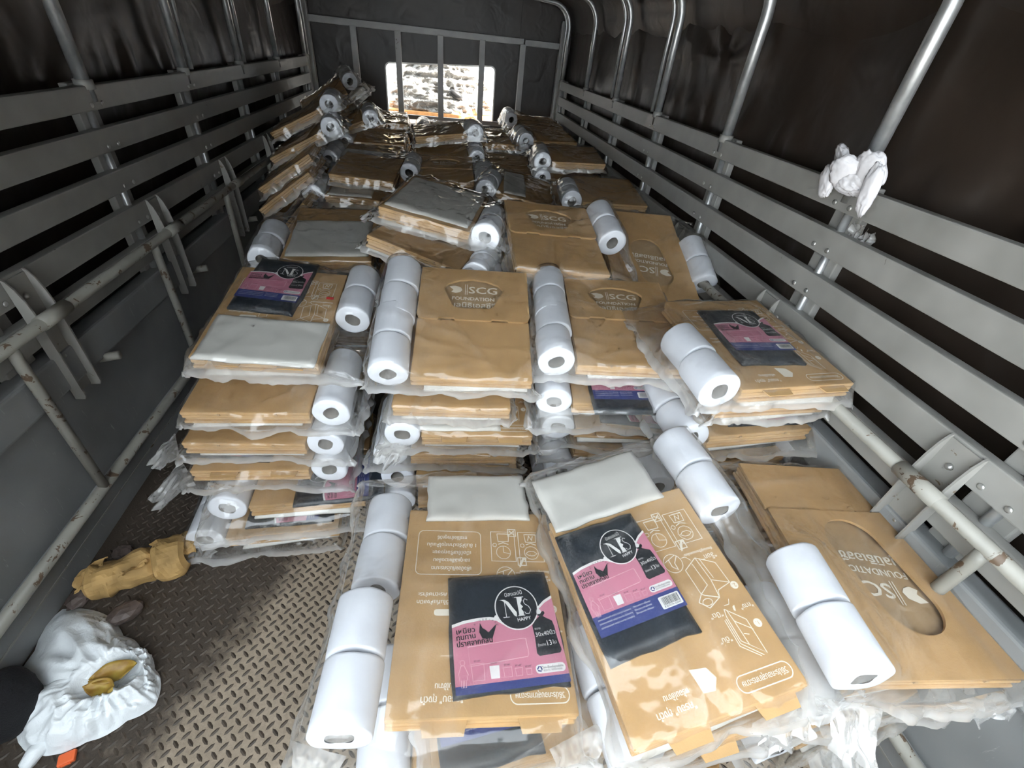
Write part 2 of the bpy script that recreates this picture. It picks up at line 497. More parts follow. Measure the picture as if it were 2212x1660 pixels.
ny = 120; yy = np.linspace(YT, Y1 + 0.1, ny); nn = vnoise(rng, ny, len(cprof), 30, 8) * 0.012 + vnoise(rng, ny, len(cprof), 9, 4) * 0.02
V = []
for j in range(ny):
    for i, (x, z) in enumerate(cprof):
        k = 1 + (0.045 + nn[j, i] * 0.5) / math.hypot(x, z - 1.2)
        V.append((x * k, yy[j], 1.2 + (z - 1.2) * k))
o = link('ceiling', np_mesh('ceiling', np.array(V), grid_faces(ny, len(cprof)), 'tarpaulin')); tag(o, kind='structure')

# front tarpaulin with the window opening (built around the hole)
WX0, WX1, WZ0, WZ1 = -0.515, 0.545, 0.76, 1.275
def front_tarp():
    out = [(-S - 0.17, 0.2), (S + 0.17, 0.2), (S + 0.17, 1.76), (S - 0.05, 1.92), (0, 2.0), (-S + 0.05, 1.92), (-S - 0.17, 1.76)]
    hole = [(p[0], p[1] + 0.026 * (p[0] / 0.5)) for p in rounded(WX0, WZ0, WX1, WZ1, 0.045)]
    me = shape_mesh('wall_front', [out, hole], 0.004, 'tarpaulin')
    me.transform(Matrix.Rotation(R_(90), 4, 'X'))
    me.transform(Matrix.Translation((0, Y1 + 0.07, 0)))
    o = link('wall_front', me); tag(o, kind='structure')
    # pale welt round the opening
    inner = [(p[0], p[1] + 0.026 * (p[0] / 0.5)) for p in rounded(WX0 + 0.012, WZ0 + 0.012, WX1 - 0.012, WZ1 - 0.012, 0.038)]
    me = shape_mesh('window_welt', [hole, inner], 0.008, 'white_board')
    me.transform(Matrix.Rotation(R_(90), 4, 'X')); me.transform(Matrix.Translation((0, Y1 + 0.062, 0)))
    link('window_welt', me, o)
    # weld seams
    MB().box((-0.012, Y1 + 0.058, 1.40), (0.0, Y1 + 0.066, 1.93)).obj('weld_seam', 'tarpaulin', o)
    MB().box((0.76, Y1 + 0.058, 1.42), (0.772, Y1 + 0.066, 1.88)).obj('weld_seam', 'tarpaulin', o)
front_tarp()

# side gates: rails, posts, lower board
def side_gate(side, label):
    root = empty('side_gate', (side * S, 0, 0)); tag(root, label, 'truck side')
    def part(mb, name, mat, parent=None): return mb.obj(name, mat, parent or root)
    def bx(x0, x1, y0, y1, z0, z1, bev=0.004):   # x measured inward (+) / outward (-) from the rail face
        a, b = sorted((-side * x0, -side * x1))
        return MB().box((a, y0, z0), (b, y1, z1), bev)
    for (z0, z1) in RAILZ:
        part(bx(-0.032, 0.0, Y0, 5.10, z0, z1), 'rail', 'rail_paint')
    # lower board: channel lip on top, flat sheet, kerb
    part(bx(-0.05, 0.012, Y0, 5.15, 0.505, 0.615, 0.008), 'board_lip', 'panel_paint')
    part(bx(-0.05, -0.012, Y0, 5.15, 0.0, 0.52), 'board', 'panel_paint')
    part(bx(-0.03, 0.004, Y0, 5.15, 0.0, 0.165, 0.004), 'kerb', 'panel_paint')
    part(bx(-0.004, 0.0065, Y0, 5.15, 0.076, 0.082, 0.001), 'weld_bead', 'bracket_paint')
    for y in HOOPS:
        # post: channel with a half round rib, behind the rails
        p = part(bx(-0.062, -0.034, y - 0.052, y + 0.052, 0.45, 1.252, 0.004), 'post', 'rail_paint')
        mb = MB().tube([(side * 0.026, y - 0.012, 0.46), (side * 0.026, y - 0.012, 1.25)], 0.0125, 10)
        mb.obj('post_rib', 'galvanised', p, True)
        if y < 3:
            for (z0, z1) in RAILZ[:4]:
                zc = (z0 + z1) / 2
                for dy in (-0.03, 0.03):
                    b = MB().tube([(side * 0.0, y + dy, zc - 0.018), (-side * 0.0025, y + dy, zc - 0.018), (-side * 0.004, y + dy, zc - 0.018)], [0.0075, 0.0075, 0.004], 10)
                    b.obj('bolt', 'bolt_steel', root, True)
    # end stile at the headboard
    part(bx(-0.034, 0.004, 5.06, 5.12, 0.4, 1.25), 'end_stile', 'rail_paint')
    return root
side_gate(-1, 'grey slatted left truck side with steel lower board, beside the floor litter')
side_gate(1, 'grey slatted right truck side with steel lower board, under the white rag')

# folding bench frames: long tube, legs, channel brackets, bottom tube
def bench_frame(side, label):
    root = empty('bench_frame', (side * S, 0, 0)); tag(root, label, 'bench frame')
    ix = lambda d: -side * d
    tx = 0.046
    MB().tube([(ix(tx), Y0 + 0.1, 0.742), (ix(tx), 4.95, 0.742)], 0.0165, 14).obj('long_tube', 'bench_paint', root, True)
    MB().tube([(ix(0.03), Y0 + 0.05, 0.182), (ix(0.03), 5.0, 0.182)], 0.0175, 14).obj('bottom_tube', 'bench_paint', root, True)
    for k in range(6):
        y = 0.385 + 0.742 * k
        MB().tube([(ix(tx), y, 0.735), (ix(tx - 0.002), y, 0.70), (ix(0.035), y + 0.004, 0.19)], 0.0145, 12).obj('leg', 'bench_paint', root, True)
    for k in range(7):
        y = 0.555 + 0.742 * k
        # U channel: web on the rails, two flanges with slanted tops, a saddle over the tube
        MB().box((min(ix(0.001), ix(0.005)), y - 0.040, 0.47), (max(ix(0.001), ix(0.005)), y + 0.040, 0.858)).obj('bracket_web', 'bracket_paint', root)
        for s_ in (-1, 1):
            poly = [(0.003, 0.866), (0.010, 0.862), (0.022, 0.838), (0.031, 0.80), (0.035, 0.765), (0.035, 0.475), (0.030, 0.463), (0.003, 0.463)]
            yy_ = y + s_ * 0.040
            vs = [(ix(a), yy_ - 0.0025, z) for a, z in poly] + [(ix(a), yy_ + 0.0025, z) for a, z in poly]
            n = len(poly)
            fs = [tuple(range(n)), tuple(range(2 * n - 1, n - 1, -1))] + [(i, n + i, n + (i + 1) % n, (i + 1) % n) for i in range(n)]
            MB().add(vs, fs).obj('bracket_flange', 'bracket_paint', root)
        MB().tube([(ix(tx), y - 0.055, 0.742), (ix(tx), y + 0.055, 0.742)], 0.0205, 14).obj('saddle', 'bench_paint', root, True)
        for z in (0.80, 0.60):
            MB().tube([(ix(0.004), y, z), (ix(0.009), y, z), (ix(0.013), y, z)], [0.009, 0.008, 0.004], 10).obj('bolt', 'bolt_steel', root, True)
    if side < 0:     # stub pegs under the brackets
        for k in range(3):
            y = 1.43 + 0.742 * k
            MB().tube([(ix(-0.01), y, 0.50), (ix(0.05), y + 0.012, 0.507)], 0.015, 12).obj('peg', 'bench_paint', root, True)
    return root
bench_frame(-1, 'chipped folded bench frame of tube and channel along the left board')
bench_frame(1, 'chipped folded bench frame of tube and channel along the right rails')

# unseen tail board added behind the camera to block low light
tb = empty('wall_rear_blocker', (0, Y0, 0)); tag(tb, kind='structure')
MB().box((-1.13, -0.03, 0.0), (1.13, 0.0, 0.56), 0.004).obj('board', 'panel_paint', tb)
MB().box((-1.13, -0.035, 0.50), (1.13, 0.012, 0.60), 0.008).obj('top_lip', 'panel_paint', tb)
for x in (-0.75, 0.0, 0.75):
    MB().box((x - 0.04, 0.0, 0.02), (x + 0.04, 0.012, 0.50), 0.003).obj('stiffener', 'panel_paint', tb)

# canopy hoops
HL = ['canopy hoop out of the picture behind the nearest bracket', 'canopy hoop nearest the tail, rising behind the white rag',
      'canopy hoop second in view from the tail on the right', 'canopy hoop third in view, left of the tied tarpaulin pinch',
      'canopy hoop fourth in view, with a torn crease beside it', 'canopy hoop next to the headboard, bent at the corner',
      'canopy hoop standing at the headboard rack']
for i, y in enumerate(HOOPS):
    if i == 0: continue
    root = empty('canopy_hoop', (0, y, 0)); tag(root, 'galvanised tube ' + HL[i], 'canopy hoop', 'canopy hoops over the truck bed')
    pts = [(-S - 0.015, 0, 1.20)] + [(x, 0, z) for x, z in prof] + [(S + 0.015, 0, 1.20)]
    r = 0.0205 if i < 3 else 0.018
    MB().tube(pts, r, 12).obj('tube', 'galvanised', root, True)
    for s_ in (-1, 1):
        MB().tube([(s_ * (S + 0.015), 0, 1.235), (s_ * (S + 0.015), 0, 1.262)], r + 0.007, 12).obj('socket', 'rail_paint', root, True)
    if i in (3, 4, 6):
        MB().tube([(p[0] * 0.985, p[1] + 0.045, p[2]) if 0 < n_ < len(pts) - 1 else (p[0] * 0.985, p[1] + 0.045, 1.255) for n_, p in enumerate(pts)], r * 0.6, 8).obj('inner_rod', 'galvanised', root, True)

# headboard rack
root = empty('headboard_rack', (0, Y1, 0)); tag(root, 'grey steel headboard rack of one crossbar and five uprights before the window', 'rack')
MB().box((-1.17, -0.02, 1.487), (0.79, 0.02, 1.538), 0.004).obj('crossbar', 'rack_paint', root)
MB().box((0.80, -0.015, 1.484), (1.17, 0.02, 1.533), 0.004).obj('crossbar', 'rack_paint', root)
for x in (-0.765, -0.375, 0.01, 0.40, 0.785):
    MB().box((x - 0.027, -0.026, 0.02), (x + 0.027, 0.012, 1.495), 0.004).obj('upright', 'rack_paint', root)
for s_ in (-1, 1):
    MB().box((s_ * 1.165 - 0.03, -0.03, 0.02), (s_ * 1.165 + 0.03, 0.03, 1.70), 0.004).obj('corner_post', 'rack_paint', root)
MB().box((-1.15, -0.012, 0.80), (1.15, 0.018, 0.84), 0.004).obj('lower_crossbar', 'rack_paint', root)

# beyond the window: cab back with a crumpled silver cover, mirror
cab = empty('truck_cab', (0, 6.25, 0)); tag(cab, 'white truck cab back seen bright through the tarpaulin window', 'truck cab')
MB().box((-1.05, 0.0, -0.4), (1.05, 0.3, 0.80), 0.03).obj('back_panel', 'cab_paint', cab)
MB().box((-0.72, -0.36, 0.745), (0.70, 0.0, 0.80), 0.01).obj('sill_trim', 'cab_trim', cab)
for x0, x1 in ((-0.78, -0.66), (0.63, 0.68), (0.71, 0.76)):
    MB().box((x0, -0.02, 0.80), (x1, 0.06, 1.42), 0.02).obj('pillar', 'cab_paint', cab)
MB().box((-0.76, -0.03, 1.31), (0.76, 0.08, 1.46), 0.03).obj('roof_edge', 'cab_yellow', cab)
rng = np.random.default_rng(21)
n = 70
u = np.linspace(-1, 1, n); w = np.linspace(0, 1, n)
Wg, Ug = np.meshgrid(w, u)
halfw = np.where(Wg < 0.78, 0.60 * np.sqrt(np.clip(1 - (Wg / 0.86) ** 2.6, 0.02, 1)), 0.27 + 0.25 * np.clip((Wg - 0.78) / 0.22, 0, 1))
X = Ug * halfw; Z = 0.79 + Wg * 0.62
cr = (1 - np.abs(vnoise(rng, n, n, 9, 9))) * 0.05 + (1 - np.abs(vnoise(rng, n, n, 20, 20))) * 0.03
Y = -0.12 - 0.16 * np.sqrt(np.clip(1 - Ug ** 2, 0, 1)) - cr
V = np.stack([X, Y, Z], -1).reshape(-1, 3)
o = link('silver_cover', np_mesh('silver_cover', V, grid_faces(n, n), 'silver_sheet'), None, (0.03, 6.25, 0))
tag(o, 'crumpled silver sheet cover hanging behind the headboard window', 'cover')
mr_ = empty('side_mirror', (0.187, 5.93, 0.972)); tag(mr_, 'small black oval mirror on a thin stalk in front of silver cover', 'mirror')
mb = MB().tube([(-0.09, 0, 0.052), (-0.082, 0, 0.05), (-0.05, 0, 0.035), (0.0, 0, 0.01), (0.05, 0, -0.012), (0.06, 0, -0.02)], [0.006, 0.028, 0.04, 0.043, 0.03, 0.012], 16)
mb.obj('head', 'mirror_black', mr_, True)
MB().tube([(0.05, 0, -0.012), (0.12, 0.01, -0.08), (0.185, 0.02, -0.175)], 0.006, 8).obj('stalk', 'white_board', mr_, True)

# ------------------------------------------------------------------ relief kits: flat folded box, tissue rolls, liner, bin bag pack, clear bag
BW, BL, BT = 0.36, 0.46, 0.064
RR, RL = 0.0565, 0.122
ZB = 0.018

# --- tissue roll (axis along y)
def roll_mesh(seed):
    rng = np.random.default_rng(seed); seg = 36
    h = RL / 2 - 0.0015
    prof_ = [(0.0240, -h + 0.001), (0.032, -h), (0.046, -h), (RR - 0.003, -h + 0.0003), (RR - 0.0006, -h + 0.002), (RR, -h + 0.006), (RR, -h * 0.4), (RR, h * 0.4),
             (RR, h - 0.006), (RR - 0.0006, h - 0.002), (RR - 0.003, h - 0.0003), (0.046, h), (0.032, h), (0.0240, h - 0.001)]
    V = []; ph = rng.uniform(0, 6.28, 4)
    for r, y in prof_:
        for k in range(seg):
            a = 2 * math.pi * k / seg
            f = 1 + 0.018 * math.sin(2 * a + ph[0] + y * 6) + 0.010 * math.sin(5 * a + ph[1] + y * 25) + 0.006 * math.sin(9 * a + ph[2] - y * 40)
            if r < 0.030: f = 1 + 0.08 * math.sin(2 * a + ph[3])
            yy_ = y + (0.0015 * math.sin(3 * a + ph[2]) if abs(y) > h - 0.002 else 0)
            V.append((r * f * math.cos(a), yy_, r * f * math.sin(a)))
    m_ = len(prof_)
    F = [(i * seg + k, i * seg + (k + 1) % seg, (i + 1) * seg + (k + 1) % seg, (i + 1) * seg + k) for i in range(m_ - 1) for k in range(seg)]
    mb = MB().add(V, F); me = mb.mesh('tissue_roll', 'roll_paper', True)
    # core tube
    V = []
    for r, y in ((0.0250, -h + 0.002), (0.0230, -h + 0.002), (0.0230, 0.0), (0.0230, h - 0.002), (0.0250, h - 0.002)):
        for k in range(20):
            a = 2 * math.pi * k / 20; f = 1 + 0.08 * math.sin(2 * a + ph[3]); V.append((r * f * math.cos(a), y, r * f * math.sin(a)))
    F = [(i * 20 + k, (i + 1) * 20 + k, (i + 1) * 20 + (k + 1) % 20, i * 20 + (k + 1) % 20) for i in range(4) for k in range(20)]
    return me, MB().add(V, F).mesh('roll_core', 'roll_core', True)
ROLLS = [roll_mesh(100 + i) for i in range(4)]

# --- liner pack: a folded stack of milky bags
_lin = {}
def liner_mesh(w, l, h=0.012, seed=0):
    key = (round(w, 3), round(l, 3), h, seed)
    if key in _lin: return _lin[key]
    rng = np.random.default_rng(seed + 900); nx, ny_ = 22, 22
    x = np.linspace(-w / 2, w / 2, nx); y = np.linspace(-l / 2, l / 2, ny_)
    Xg, Yg = np.meshgrid(x, y)
    ed = np.minimum(1, np.minimum(w / 2 - abs(Xg), l / 2 - abs(Yg)) / 0.012)
    top = h * (0.45 + 0.55 * np.sqrt(np.clip(ed, 0, 1))) + vnoise(rng, ny_, nx, 4, 5) * 0.0022 * ed
    bot = np.zeros_like(top)
    Xj = Xg + vnoise(rng, ny_, nx, 6, 6) * 0.003; Yj = Yg + vnoise(rng, ny_, nx, 6, 6) * 0.003
    V = np.concatenate([np.stack([Xj, Yj, top], -1).reshape(-1, 3), np.stack([Xj, Yj, bot], -1).reshape(-1, 3)])
    Fq = [grid_faces(ny_, nx), grid_faces(ny_, nx, nx * ny_, True)]
    n = nx * ny_; side = []
    loop = list(range(nx)) + [i * nx + nx - 1 for i in range(1, ny_)] + [(ny_ - 1) * nx + i for i in range(nx - 2, -1, -1)] + [i * nx for i in range(ny_ - 2, 0, -1)]
    for a, b in zip(loop, loop[1:] + loop[:1]): side.append((a, n + a, n + b, b))
    _lin[key] = np_mesh('liner_pack', V, np.concatenate(Fq + [np.array(side)]), 'liner_white', True)
    return _lin[key]

# --- bin bag pack with its printed label
PW, PH, PT = 0.205, 0.285, 0.016
def pack_meshes(folded=False):
    cut = 0.735 if folded else 1.0
    body = liner_mesh(PW, PH * cut, PT, 77).copy()
    if folded: body.transform(Matrix.Translation((0, PH * (1 - cut) / 2, 0)))
    body = body; body.name = 'bag_pack'; body.materials.clear(); body.materials.append(MATS['pack_black'])
    lb = MB(); z = PT + 0.0020; e = 0.00025
    U = lambda u: (u - 0.5) * PW
    W_ = lambda v: (0.5 - v) * PH
    def P(*uv): return [(U(u), W_(v)) for u, v in uv]
    wave = [(0.015, 0.345), (0.12, 0.325), (0.25, 0.315), (0.36, 0.315), (0.42, 0.325), (0.46, 0.345), (0.52, 0.375), (0.60, 0.392), (0.68, 0.388), (0.75, 0.36), (0.80, 0.315), (0.83, 0.275), (0.90, 0.235), (0.985, 0.205)]
    def strip(a, b, mi, z_):
        n = len(a); vs = [(U(u), W_(v), z_) for u, v in a] + [(U(u), W_(v), z_) for u, v in b]
        lb.add(vs, [(i, n + i, n + i + 1, i + 1) for i in range(n - 1)], None, mi)
    strip(wave, [(u, 0.685) for u, v in wave], 0, z)
    strip([(u, v - 0.012) for u, v in wave], [(u, v + 0.007) for u, v in wave], 2, z + e)
    strip([(u, 0.685) for u, v in wave], [(u, min(cut - 0.006, 0.825)) for u, v in wave], 1, z)
    # round emblem
    cx, cy, r = U(0.625), W_(0.255), 0.0425
    lb.flat(circle(cx, cy, r, 40), z + 2 * e, None, 2)
    lb.flat(circle(cx, cy, r - 0.0022, 40), z + 3 * e, None, 3)
    lb.flat(circle(cx + r - 0.001, cy - 0.012, 0.005, 14), z + 3 * e, None, 2)
    lb.flat(circle(cx - r + 0.001, cy - 0.016, 0.0042, 14), z + 3 * e, None, 2)
    zz = z + 4 * e
    q = lambda pts: [(cx + a, cy + b) for a, b in pts]
    lb.stroke(q([(-0.022, 0.012), (-0.022, -0.017)]), 0.0012, zz, False, None, 2)
    lb.stroke(q([(-0.028, -0.0175), (-0.016, -0.0175)]), 0.0012, zz, False, None, 2)
    lb.flat(q([(-0.031, 0.016), (-0.022, 0.0165), (-0.014, 0.011), (-0.001, -0.010), (-0.002, -0.018), (-0.006, -0.016), (-0.020, 0.009), (-0.026, 0.0145)]), zz, None, 2)
    lb.flat(q([(0.003, 0.019), (0.003, -0.0165), (0.012, -0.0165), (0.0125, -0.010), (0.009, -0.004), (0.013, 0.0), (0.0085, 0.006), (0.0125, 0.012), (0.0135, 0.019)]), zz, None, 2)
    lb.stroke(q([(-0.001, 0.019), (0.017, 0.019)]), 0.0012, zz, False, None, 2)
    lb.stroke(q([(0.001, -0.0165), (0.014, -0.0165)]), 0.0014, zz, False, None, 2)
    lb.stroke(q([(0.024, 0.012), (0.019, 0.015), (0.0155, 0.011), (0.017, 0.005), (0.024, 0.0), (0.027, -0.007), (0.023, -0.014), (0.017, -0.014), (0.0145, -0.010)]), 0.0011, zz, False, None, 2)
    put_text(lb, 'มิสแฮปปี้', cx - 0.002, cy + 0.0265, 0.0105, zz, R_(6), None, 2)
    put_text(lb, 'HAPPY', cx + 0.011, cy - 0.0235, 0.0088, zz, R_(5), None, 2, 0.0002)
    # slogan, bird mark
    for i, s_ in enumerate(('เหนียว', 'ทนทาน', 'ปราศจากกลิ่น')):
        w_ = (0.034, 0.034, 0.064)[i]
        put_text(lb, s_, U(0.03) + w_ / 2 + 0.004, W_(0.378 + 0.037 * i), 0.0125, z + 2 * e, R_(3), w_, 3, 0.0003)
    bx_, by_ = U(0.315), W_(0.392)
    lb.flat([(bx_ + a, by_ + b) for a, b in ((-0.010, 0.016), (-0.013, 0.0), (-0.008, -0.012), (0.010, -0.013), (0.016, 0.0), (0.021, 0.012), (0.010, 0.003), (0.004, -0.002), (-0.002, 0.004), (-0.006, 0.006))], z + 2 * e, None, 3)
    for k in range(9):
        a = R_(140 - 14 * k); put_text(lb, 'ถุงขยะหอม'[k % 9], bx_ + 0.026 * math.cos(a), by_ + 0.022 * math.sin(a), 0.006, z + 2 * e, a - R_(90), None, 3)
    # text box outline
    lb.stroke([(U(a), W_(b)) for a, b in ((0.14, 0.475), (0.64, 0.455), (0.66, 0.46), (0.665, 0.55), (0.65, 0.565), (0.15, 0.585))], 0.0007, z + e, True, None, 4)
    # black bag silhouette
    gx, gy = U(0.845), W_(0.455)
    bag = [(-0.004, 0.036), (-0.010, 0.040), (-0.007, 0.045), (0.000, 0.043), (0.006, 0.046), (0.008, 0.041), (0.003, 0.036), (0.009, 0.032), (0.019, 0.026), (0.021, 0.016), (0.022, -0.010), (0.025, -0.026), (0.021, -0.031), (-0.018, -0.033), (-0.022, -0.028), (-0.020, 0.0), (-0.021, 0.020), (-0.014, 0.029)]
    lb.flat([(gx + a, gy + b) for a, b in bag], z + 2 * e, None, 3)
    put_text(lb, 'ขนาด', gx - 0.012, gy + 0.014, 0.0055, z + 3 * e, 0, None, 2)
    put_text(lb, '30x40นิ้ว', gx + 0.001, gy + 0.004, 0.0105, z + 3 * e, R_(4), 0.038, 2)
    put_text(lb, 'จำนวน', gx - 0.010, gy - 0.015, 0.006, z + 3 * e, R_(4), None, 2)
    put_text(lb, '13', gx + 0.004, gy - 0.013, 0.0125, z + 3 * e, R_(4), None, 2)
    put_text(lb, 'ใบ', gx + 0.015, gy - 0.0125, 0.0085, z + 3 * e, R_(4), None, 2)
    # recycled badge
    lb.flat(rounded(U(0.70), W_(0.668), U(0.965), W_(0.618), 0.0065), z + e, None, 2)
    put_text(lb, 'Oxo-Biodegradable', U(0.85), W_(0.637), 0.0058, z + 2 * e, 0, 0.040, 3)
    put_text(lb, 'ECO TO TREND NOW', U(0.85), W_(0.654), 0.0042, z + 2 * e, 0, 0.034, 3)
    for k in range(3):
        a = R_(90 + 120 * k); b_ = a + R_(95)
        lb.stroke([(U(0.735) + 0.0046 * math.cos(a), W_(0.643) + 0.0046 * math.sin(a)), (U(0.735) + 0.0046 * math.cos(b_), W_(0.643) + 0.0046 * math.sin(b_))], 0.0021, z + 2 * e, False, None, 1)
    # size icons: a person and five bags
    ox, oy = U(0.085), W_(0.62)
    lb.stroke([(ox + a, oy + b) for a, b in circle(0, 0.017, 0.0042, 10)], 0.0006, z + e, True, None, 4)
    lb.stroke([(ox + a, oy + b) for a, b in ((-0.003, 0.012), (-0.009, -0.003), (-0.006, -0.004), (-0.007, -0.010), (-0.004, -0.010), (-0.004, -0.021), (-0.001, -0.021), (-0.001, -0.010), (0.001, -0.010), (0.001, -0.021), (0.004, -0.021), (0.004, -0.010), (0.007, -0.010), (0.006, -0.004), (0.009, -0.003), (0.003, 0.012))], 0.0006, z + e, True, None, 4)
    for u, wd, hh, solid in ((0.21, 0.020, 0.026, 0), (0.35, 0.015, 0.020, 1), (0.46, 0.013, 0.015, 0), (0.555, 0.011, 0.012, 0), (0.64, 0.008, 0.009, 0)):
        x, y = U(u), W_(0.665)
        pl = [(x - wd / 2, y), (x + wd / 2, y), (x + wd / 2 + 0.0012, y + hh), (x - wd / 2 - 0.0012, y + hh)]
        if solid: lb.flat(pl, z + e, None, 2)
        else: lb.stroke(pl, 0.0006, z + e, True, None, 4)
        put_text(lb, {0: '30"x40"'}.get(0), x, y + hh + 0.004, 0.0042, z + e, 0, 0.012, 3)
    # blue band: small print, barcode
    if folded: return body, lb.mesh('label', ['label_pink', 'label_blue', 'label_white', 'label_ink', 'label_paleline'])
    for i in range(3):
        put_text(lb, 'ถุงขยะคุณภาพดี เหนียว ทนทาน ไม่ขาดง่าย', U(0.24), W_(0.715 + 0.027 * i), 0.0046, z + e, 0, 0.075, 2)
        put_text(lb, 'ใช้งานสะดวก แข็งแรง', U(0.55), W_(0.712 + 0.024 * i), 0.0046, z + e, 0, 0.040, 2)
    lb.flat(rounded(U(0.73), W_(0.800), U(0.965), W_(0.712), 0.003), z + e, None, 2)
    rnd = random.Random(4); x = U(0.76)
    while x < U(0.94):
        w_ = rnd.choice((0.0005, 0.0009, 0.0014)); lb.flat([(x, W_(0.776)), (x + w_, W_(0.776)), (x + w_, W_(0.722)), (x, W_(0.722))], z + 2 * e, None, 3); x += w_ + rnd.choice((0.0006, 0.0010))
    put_text(lb, '8 859746 02043', U(0.85), W_(0.787), 0.0050, z + 2 * e, 0, 0.038, 3)
    return body, lb.mesh('label', ['label_pink', 'label_blue', 'label_white', 'label_ink', 'label_paleline'])
PACK = {False: pack_meshes(), True: pack_meshes(True)}

# --- folded box, several faces
def tab_poly(cx, w, y0, d):
    return [(cx - w / 2, y0), (cx + w / 2, y0), (cx + w / 2 - 0.006, y0 - d), (cx - w / 2 + 0.006, y0 - d)]
def body_mesh(L):
    z = ZB; mb = MB()
    mb.box((-BW / 2, -L / 2, z), (BW / 2, L / 2, z + 0.0105), 0.004, None, 0)
    mb.box((-BW / 2 + 0.004, -L / 2 + 0.006, z + 0.0105), (BW / 2 - 0.003, L / 2 - 0.004, z + 0.022), 0.004, None, 1)
    mb.box((-BW / 2 + 0.001, -L / 2 + 0.001, z + 0.022), (BW / 2 - 0.001, L / 2 - 0.002, z + 0.0335), 0.004, None, 0)
    return mb.mesh('folded_box', ['cardboard', 'cardboard_edge'])
ZT = ZB + 0.0335                      # top of the body
_box = {}
def logo(mb, cx, cy, k, z, rot):
    M = Matrix.Translation((cx, cy, 0)) @ Matrix.Rotation(rot, 4, 'Z') @ Matrix.Diagonal((k, k, 1, 1))
    t_ = MB()
    put_text(t_, 'SCG', 0.026, 0.022, 0.036, z, 0, 0.076, 0, 0.0008)
    for x in (-0.022, -0.017): t_.stroke([(x, 0.005), (x, 0.045)], 0.0018, z)
    t_.flat([(-0.066, 0.034), (-0.050, 0.038), (-0.034, 0.032), (-0.030, 0.022), (-0.036, 0.014), (-0.048, 0.010), (-0.060, 0.014), (-0.054, 0.022)], z)
    put_text(t_, 'FOUNDATION', 0.0, -0.010, 0.017, z, 0, 0.112, 0, 0.0004)
    put_text(t_, 'มูลนิธิเอสซีจี', 0.0, -0.034, 0.024, z, 0, 0.118, 0, 0.0006)
    mb.add(t_.v, t_.f, M)
